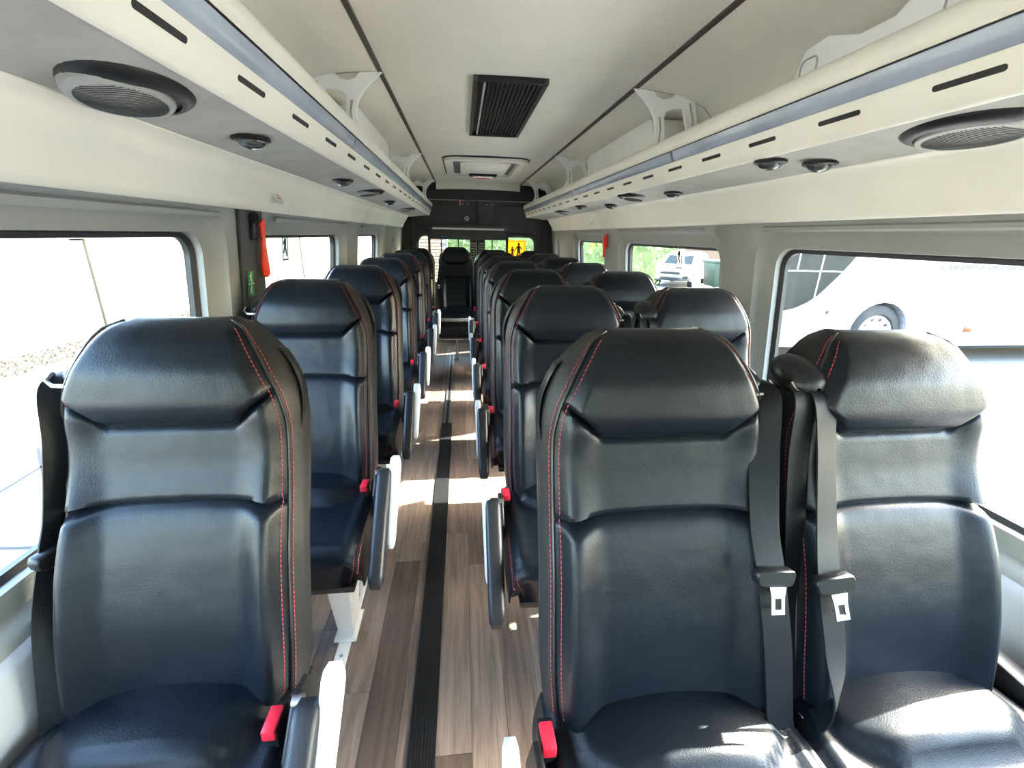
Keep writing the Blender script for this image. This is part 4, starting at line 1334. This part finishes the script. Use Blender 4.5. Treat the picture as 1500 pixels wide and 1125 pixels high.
# white coach parked across the yard on the right
co = empty('coach', (4.55, 6.6, GZ))
tag(co, 'large white coach parked beyond the right windows, side on', 'bus')
zb = .30
prof = rrect(0, 11.2, zb, 3.75, .18, 4)
# body: side with a wheel arch cut
def arch_poly():
    pts = [(0.05, zb + .06), (0.0, zb + .5), (-.02, 1.4), (0.02, 2.9), (.12, 3.5), (.35, 3.72), (11.1, 3.72), (11.2, zb + .05)]
    out = [(11.2, zb)]
    out += [(8.62, zb)]
    for k in range(13):
        a = math.radians(0 + 180 * k / 12); out.append((8.1 + .52 * math.cos(a), .55 + .52 * math.sin(a) * 1.0))
    out += [(7.58, zb)]
    out += [(2.63, zb)]
    for k in range(13):
        a = math.radians(0 + 180 * k / 12); out.append((2.11 + .52 * math.cos(a), .53 + .50 * math.sin(a)))
    out += [(1.59, zb), (.07, zb)]
    return out + pts[:-1]
bp = arch_poly()
_b = MB()
_rows = []
for _y in (0.0, .3, .8, 1.3, 1.8, 2.2, 2.4):     # nose curves back towards the far side
    _o = 1.0 * (_y / 2.4) ** 1.5
    _rows.append([(p[0] + _o * max(0, 1 - p[0] / 5.0), _y, p[1]) for p in bp])
_b.grid(_rows, wrap=True)
_b.f.append(tuple(range(len(bp)))); _b.f.append(tuple((len(_rows) - 1) * len(bp) + k for k in reversed(range(len(bp)))))
_b.obj('body', M['coach'], co, smooth=False)
for cx_ in (2.11, 8.1):
    MB().prism([(cx_ - .56, zb - .02), (cx_ + .56, zb - .02), (cx_ + .56, 1.1), (cx_ - .56, 1.1)], 'y', .30, 2.2).obj('wheel_housing', M['tyre'], co, smooth=False)
    wr_ = empty('wheel', (cx_, .05, .50)); wr_.parent = co
    m = MB(); rows = []
    for r_, y in ((.30, .03), (.33, -.01), (.44, .0), (.485, .04), (.49, .20), (.44, .28)):
        rows.append([(r_ * math.cos(a), y, r_ * math.sin(a)) for a in [2 * math.pi * k / 40 for k in range(40)]])
    m.grid(rows, wrap=True).obj('tyre', M['tyre'], wr_)
    m = MB(); rows = []
    for r_, y in ((.31, .03), (.29, -.015), (.27, .03), (.20, .05), (.15, .02), (.10, -.02), (.0, -.03)):
        rows.append([(r_ * math.cos(a), y, r_ * math.sin(a)) for a in [2 * math.pi * k / 36 for k in range(36)]])
    m.grid(rows, wrap=True).obj('rim', M['grey_arm'], wr_)
    for k in range(10):
        a = 2 * math.pi * k / 10
        MB().tube([(.24 * math.cos(a), .035, .24 * math.sin(a)), (.24 * math.cos(a), .02, .24 * math.sin(a))], .027, 8).obj('rim_hole', M['signblack'], wr_)
    for k in range(8):
        a = 2 * math.pi * (k + .5) / 8
        MB().tube([(.15 * math.cos(a), .03, .15 * math.sin(a)), (.15 * math.cos(a), -.01, .15 * math.sin(a))], .016, 6).obj('wheel_nut', M['steel'], wr_)
# dark swooping driver window, pieces split by thin bars
wz = lambda z: z - GZ
X0 = 4.55
P0 = [(4.75, .24), (4.90, .25), (5.06, .285), (5.25, .37), (5.42, .49), (5.56, .64), (5.72, .82), (5.86, 1.0), (6.0, 1.21), (6.2, 1.6), (6.4, 2.1), (6.6, 2.5), (4.72, 2.5), (4.70, 1.2)]
MB().prism([(p[0] - X0, wz(p[1])) for p in P0], 'y', -.012, .004).obj('driver_window', M['coachglass'], co, smooth=False)
for a, b in (((4.72, .87), (5.74, .86)), ((5.36, .46), (5.40, 2.4)), ((4.97, .88), (4.99, 2.4))):
    MB().tube([(a[0] - X0, -.016, wz(a[1])), (b[0] - X0, -.016, wz(b[1]))], .010, 5).obj('window_bar', M['grey_arm'], co)
MB().box(6.75 - X0, 11.0, -.012, .004, wz(1.55), wz(2.7)).obj('passenger_windows', M['coachglass'], co, smooth=False)
MB().box(5.60 - X0, 11.1, -.003, .003, wz(.617), wz(.625)).obj('panel_line', M['under'], co, smooth=False)
MB().box(4.58 - X0, 5.55 - X0, -.003, .003, wz(.637), wz(.645)).obj('panel_line', M['under'], co, smooth=False)
for x in (7.55, 8.9, 10.2):
    MB().box(x - X0 - .003, x - X0 + .003, -.003, .003, wz(-.30), wz(.61)).obj('panel_line', M['textgrey'], co, smooth=False)
MB().box(8.27 - X0, 8.42 - X0, -.012, 0, wz(-.11), wz(-.01)).obj('side_marker', M['amber'], co, bevel=.006)
MB().tube([(5.66 - X0, -.01, wz(.22)), (5.66 - X0, 0, wz(.22))], .03, 10).obj('fuel_cap', M['textgrey'], co)
text('lettering', 'Las palabras son armas ahora', .135, M['textgrey'], co, (7.62 - X0, -.004, wz(.925)), (math.radians(90), 0, 0), .002)
for q in (0, .07):
    MB().tube([(7.55 - X0 - q, -.004, wz(1.03)), (7.46 - X0 - q, -.004, wz(.965)), (7.55 - X0 - q, -.004, wz(.90))], .010 if q else .006, 5).obj('chevron', M['textgrey'] if not q else M['under'], co)
MB().box(1.2, 11.0, .12, 2.3, .22, zb + .02).obj('underbody', M['tyre'], co, smooth=False)

# white car in front of the hedge
car = empty('parked_car', (8.45, 18.3, GZ), math.radians(-41))
car.scale = (.9, .9, .9)
tag(car, 'white compact car parked by the hedge beyond a right window', 'car')
def car_section(y):   # half widths and heights along the length, front at y=0
    return None
side = [(0.0, .42), (-.02, .62), (.08, .80), (.35, .92), (1.15, 1.02), (1.62, 1.40), (2.0, 1.53), (3.0, 1.56), (3.7, 1.45), (4.15, 1.02), (4.3, .85), (4.28, .40), (3.75, .32), (.6, .28), (.10, .30)]
rows = []
for xx, k in ((-.90, .93), (-.88, .985), (-.80, 1.0), (0, 1.01), (.80, 1.0), (.88, .985), (.90, .93)):
    row = []
    for (y, z) in side:
        t = max(0, (z - .95) / .6)
        sx = xx * (1 - .22 * t)
        yy = y + (.16 * (abs(xx) / .9) ** 4 if y < .5 else (-.12 * (abs(xx) / .9) ** 4 if y > 3.9 else 0))
        row.append((sx, yy, .9 + (z - .9) * k if z > .9 else z))
    rows.append(row)
m = MB().grid([r + [r[0]] for r in rows])
n = len(side) + 1
m.f.append(tuple(range(n - 1))); m.f.append(tuple(6 * n + k for k in reversed(range(n - 1))))
m.obj('body', M['carwhite'], car, angle=35)
MB().add([(-.66, 1.14, 1.035), (.66, 1.14, 1.035), (.58, 1.63, 1.41), (-.58, 1.63, 1.41), (-.66, 1.18, 1.02), (.66, 1.18, 1.02), (.58, 1.67, 1.39), (-.58, 1.67, 1.39)],
         [(0, 1, 2, 3), (7, 6, 5, 4), (0, 4, 5, 1), (1, 5, 6, 2), (2, 6, 7, 3), (3, 7, 4, 0)]).obj('windscreen', M['bluegrey'], car, smooth=False)
for s in (-1, 1):
    for poly in (([(1.35, 1.04), (2.35, 1.06), (2.35, 1.44), (1.78, 1.40)]), ([(2.42, 1.06), (3.35, 1.09), (3.2, 1.42), (2.42, 1.44)]), ([(3.42, 1.10), (3.85, 1.13), (3.55, 1.35), (3.34, 1.40)])):
        vs = []
        for off in (.0, .02):
            for (y, z) in poly:
                t = max(0, (z - .95) / .6)
                vs.append((s * (.90 * (1 - .22 * t) - .008 + off), y, z * .995))
        MB().add(vs, [(0, 1, 2, 3), (7, 6, 5, 4), (0, 4, 5, 1), (1, 5, 6, 2), (2, 6, 7, 3), (3, 7, 4, 0)]).obj('side_window', M['bluegrey'], car, smooth=False)
    MB().prism([(s * .30, .62), (s * .78, .70), (s * .80, .80), (s * .45, .76)], 'y', .02, .14).obj('headlight', M['chrome'], car, bevel=.01)
    MB().prism([(s * .55, .40), (s * .80, .42), (s * .80, .55), (s * .58, .52)], 'y', .02, .12).obj('fog_light_bezel', M['black'], car, bevel=.01)
    MB().prism(rrect(.86, 1.04, .98, 1.08, .03) if s > 0 else rrect(-1.04, -.86, .98, 1.08, .03), 'y', 1.25, 1.33).obj('mirror', M['carwhite'], car, bevel=.01)
    for yy in (.80, 3.45):
        w_ = MB(); rows = []
        for r_, x in ((.20, .86), (.21, .90), (.30, .905), (.33, .88), (.33, .70)):
            rows.append([(s * x, yy + r_ * math.cos(a), .33 + r_ * math.sin(a)) for a in [2 * math.pi * k / 28 for k in range(28)]])
        wo = w_.grid(rows, wrap=True).obj('wheel', M['tyre'], car)
        w_ = MB(); rows = []
        for r_, x in ((.21, .895), (.14, .88), (.05, .90), (0, .905)):
            rows.append([(s * x, yy + r_ * math.cos(a), .33 + r_ * math.sin(a)) for a in [2 * math.pi * k / 20 for k in range(20)]])
        w_.grid(rows, wrap=True).obj('rim', M['grey_arm'], wo)
MB().prism(rrect(-.45, .45, .62, .72, .03), 'y', -.045, .02).obj('grille', M['black'], car, bevel=.005)
MB().prism(rrect(-.48, .48, .34, .46, .03), 'y', -.02, .08).obj('lower_grille', M['black'], car, bevel=.005)
MB().box(-.26, .26, -.05, -.02, .50, .60).obj('number_plate', M['signwhite'], car, smooth=False)

# hedges made of many small leaves (uncountable) over a dense core
def hedge(name, label, x0, x1, y0, y1, z0, z1, n, leaf, seed):
    random.seed(seed)
    root = empty(name, ((x0 + x1) / 2, (y0 + y1) / 2, z0))
    tag(root, label, 'hedge')
    cx_, cy_ = root.location.x, root.location.y
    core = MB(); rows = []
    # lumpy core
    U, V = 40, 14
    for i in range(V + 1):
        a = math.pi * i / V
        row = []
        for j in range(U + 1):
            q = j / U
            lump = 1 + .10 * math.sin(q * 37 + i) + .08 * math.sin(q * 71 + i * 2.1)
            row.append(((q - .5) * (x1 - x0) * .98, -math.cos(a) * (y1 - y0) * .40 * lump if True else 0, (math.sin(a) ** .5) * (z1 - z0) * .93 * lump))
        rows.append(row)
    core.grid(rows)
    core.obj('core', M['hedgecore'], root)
    m = MB()
    for k in range(n):
        q = random.random()
        a = math.pi * random.random() * .75
        px = (q - .5) * (x1 - x0); py = -math.cos(a) * (y1 - y0) * .46 + random.gauss(0, .06); pz = (math.sin(a) ** .5) * (z1 - z0) + random.gauss(0, .05)
        s = leaf * random.uniform(.6, 1.4)
        d = Vector((random.gauss(0, 1), random.gauss(-.6, 1), random.gauss(.2, 1))).normalized()
        e = d.cross(Vector((random.gauss(0, 1), random.gauss(0, 1), random.gauss(0, 1)))).normalized()
        f = d.cross(e)
        c = Vector((px, py, max(.03, pz)))
        m.add([c - e * s, c + f * s * .45 + d * s * .15, c + e * s, c - f * s * .45 + d * s * .15], [(0, 1, 2), (0, 2, 3)])
    o = m.obj('leaves', M['hedge'], root, smooth=False)
    o['kind'] = 'stuff'
    return root
hedge('hedge', 'tall green hedge behind the car, seen through the right windows', 4.6, 13.2, 27.4, 29.0, GZ, 5.2, 16000, .11, 11)
hedge('hedge', 'green hedge beyond the rear doors', -1.9, 5.0, 11.6, 12.6, GZ, 3.2, 9000, .07, 12)
# wooden fence and bin
fe = empty('wooden_fence', (15.6, 30.0, GZ))
tag(fe, 'brown wooden board fence beyond the white car', 'fence')
bm_ = MB().box(-.14, .14, -.02, .02, 0, 3.0).mesh('board', M['wood'], smooth=False)
for k in range(18): link('board', bm_, fe, (-2.6 + .3 * k, 0, 0))
for z in (.5, 1.6): MB().box(-2.8, 2.9, -.06, -.02, z, z + .12).obj('rail', M['wood'], fe, smooth=False)
bn = empty('waste_bin', (10.55, 18.0, GZ))
tag(bn, 'green waste container beside the white car', 'bin')
MB().add([(-.5, -.4, .1), (.5, -.4, .1), (.5, .4, .1), (-.5, .4, .1), (-.62, -.5, 1.05), (.62, -.5, 1.05), (.62, .5, 1.05), (-.62, .5, 1.05)], [(0, 3, 2, 1), (4, 5, 6, 7), (0, 1, 5, 4), (1, 2, 6, 5), (2, 3, 7, 6), (3, 0, 4, 7)]).obj('body', M['bin'], bn, bevel=.03)
MB().box(-.66, .66, -.54, .54, 1.05, 1.15).obj('lid', M['bin'], bn, bevel=.03)
MB().box(-.25, .25, -.46, -.44, .55, .72).obj('plate', M['signwhite'], bn, smooth=False)
for x in (-.4, .4):
    MB().tube([(x - .03, -.3, .07), (x + .03, -.3, .07)], .07, 12).obj('caster', M['tyre'], bn)
# brick pier behind the left rear door window
bk = empty('brick_pier', (-1.05, 10.4, GZ))
tag(bk, 'weathered brick pier seen through the left rear window', 'pier')
MB().box(-.52, .52, .02, .28, 0, 2.6).obj('core', M['concrete'], bk, smooth=False)
bm_ = MB().box(-.10, .10, -.01, .05, -.028, .028).mesh('brick', M['brick'], smooth=False, bevel=.004, seg=1)
k = 0
for r_ in range(36):
    for c_ in range(5):
        x = -.42 + .21 * c_ + (.0 if r_ % 2 else .105) - .05
        if -.45 < x < .45: link('brick', bm_, bk, (x, 0, .04 + .07 * r_))
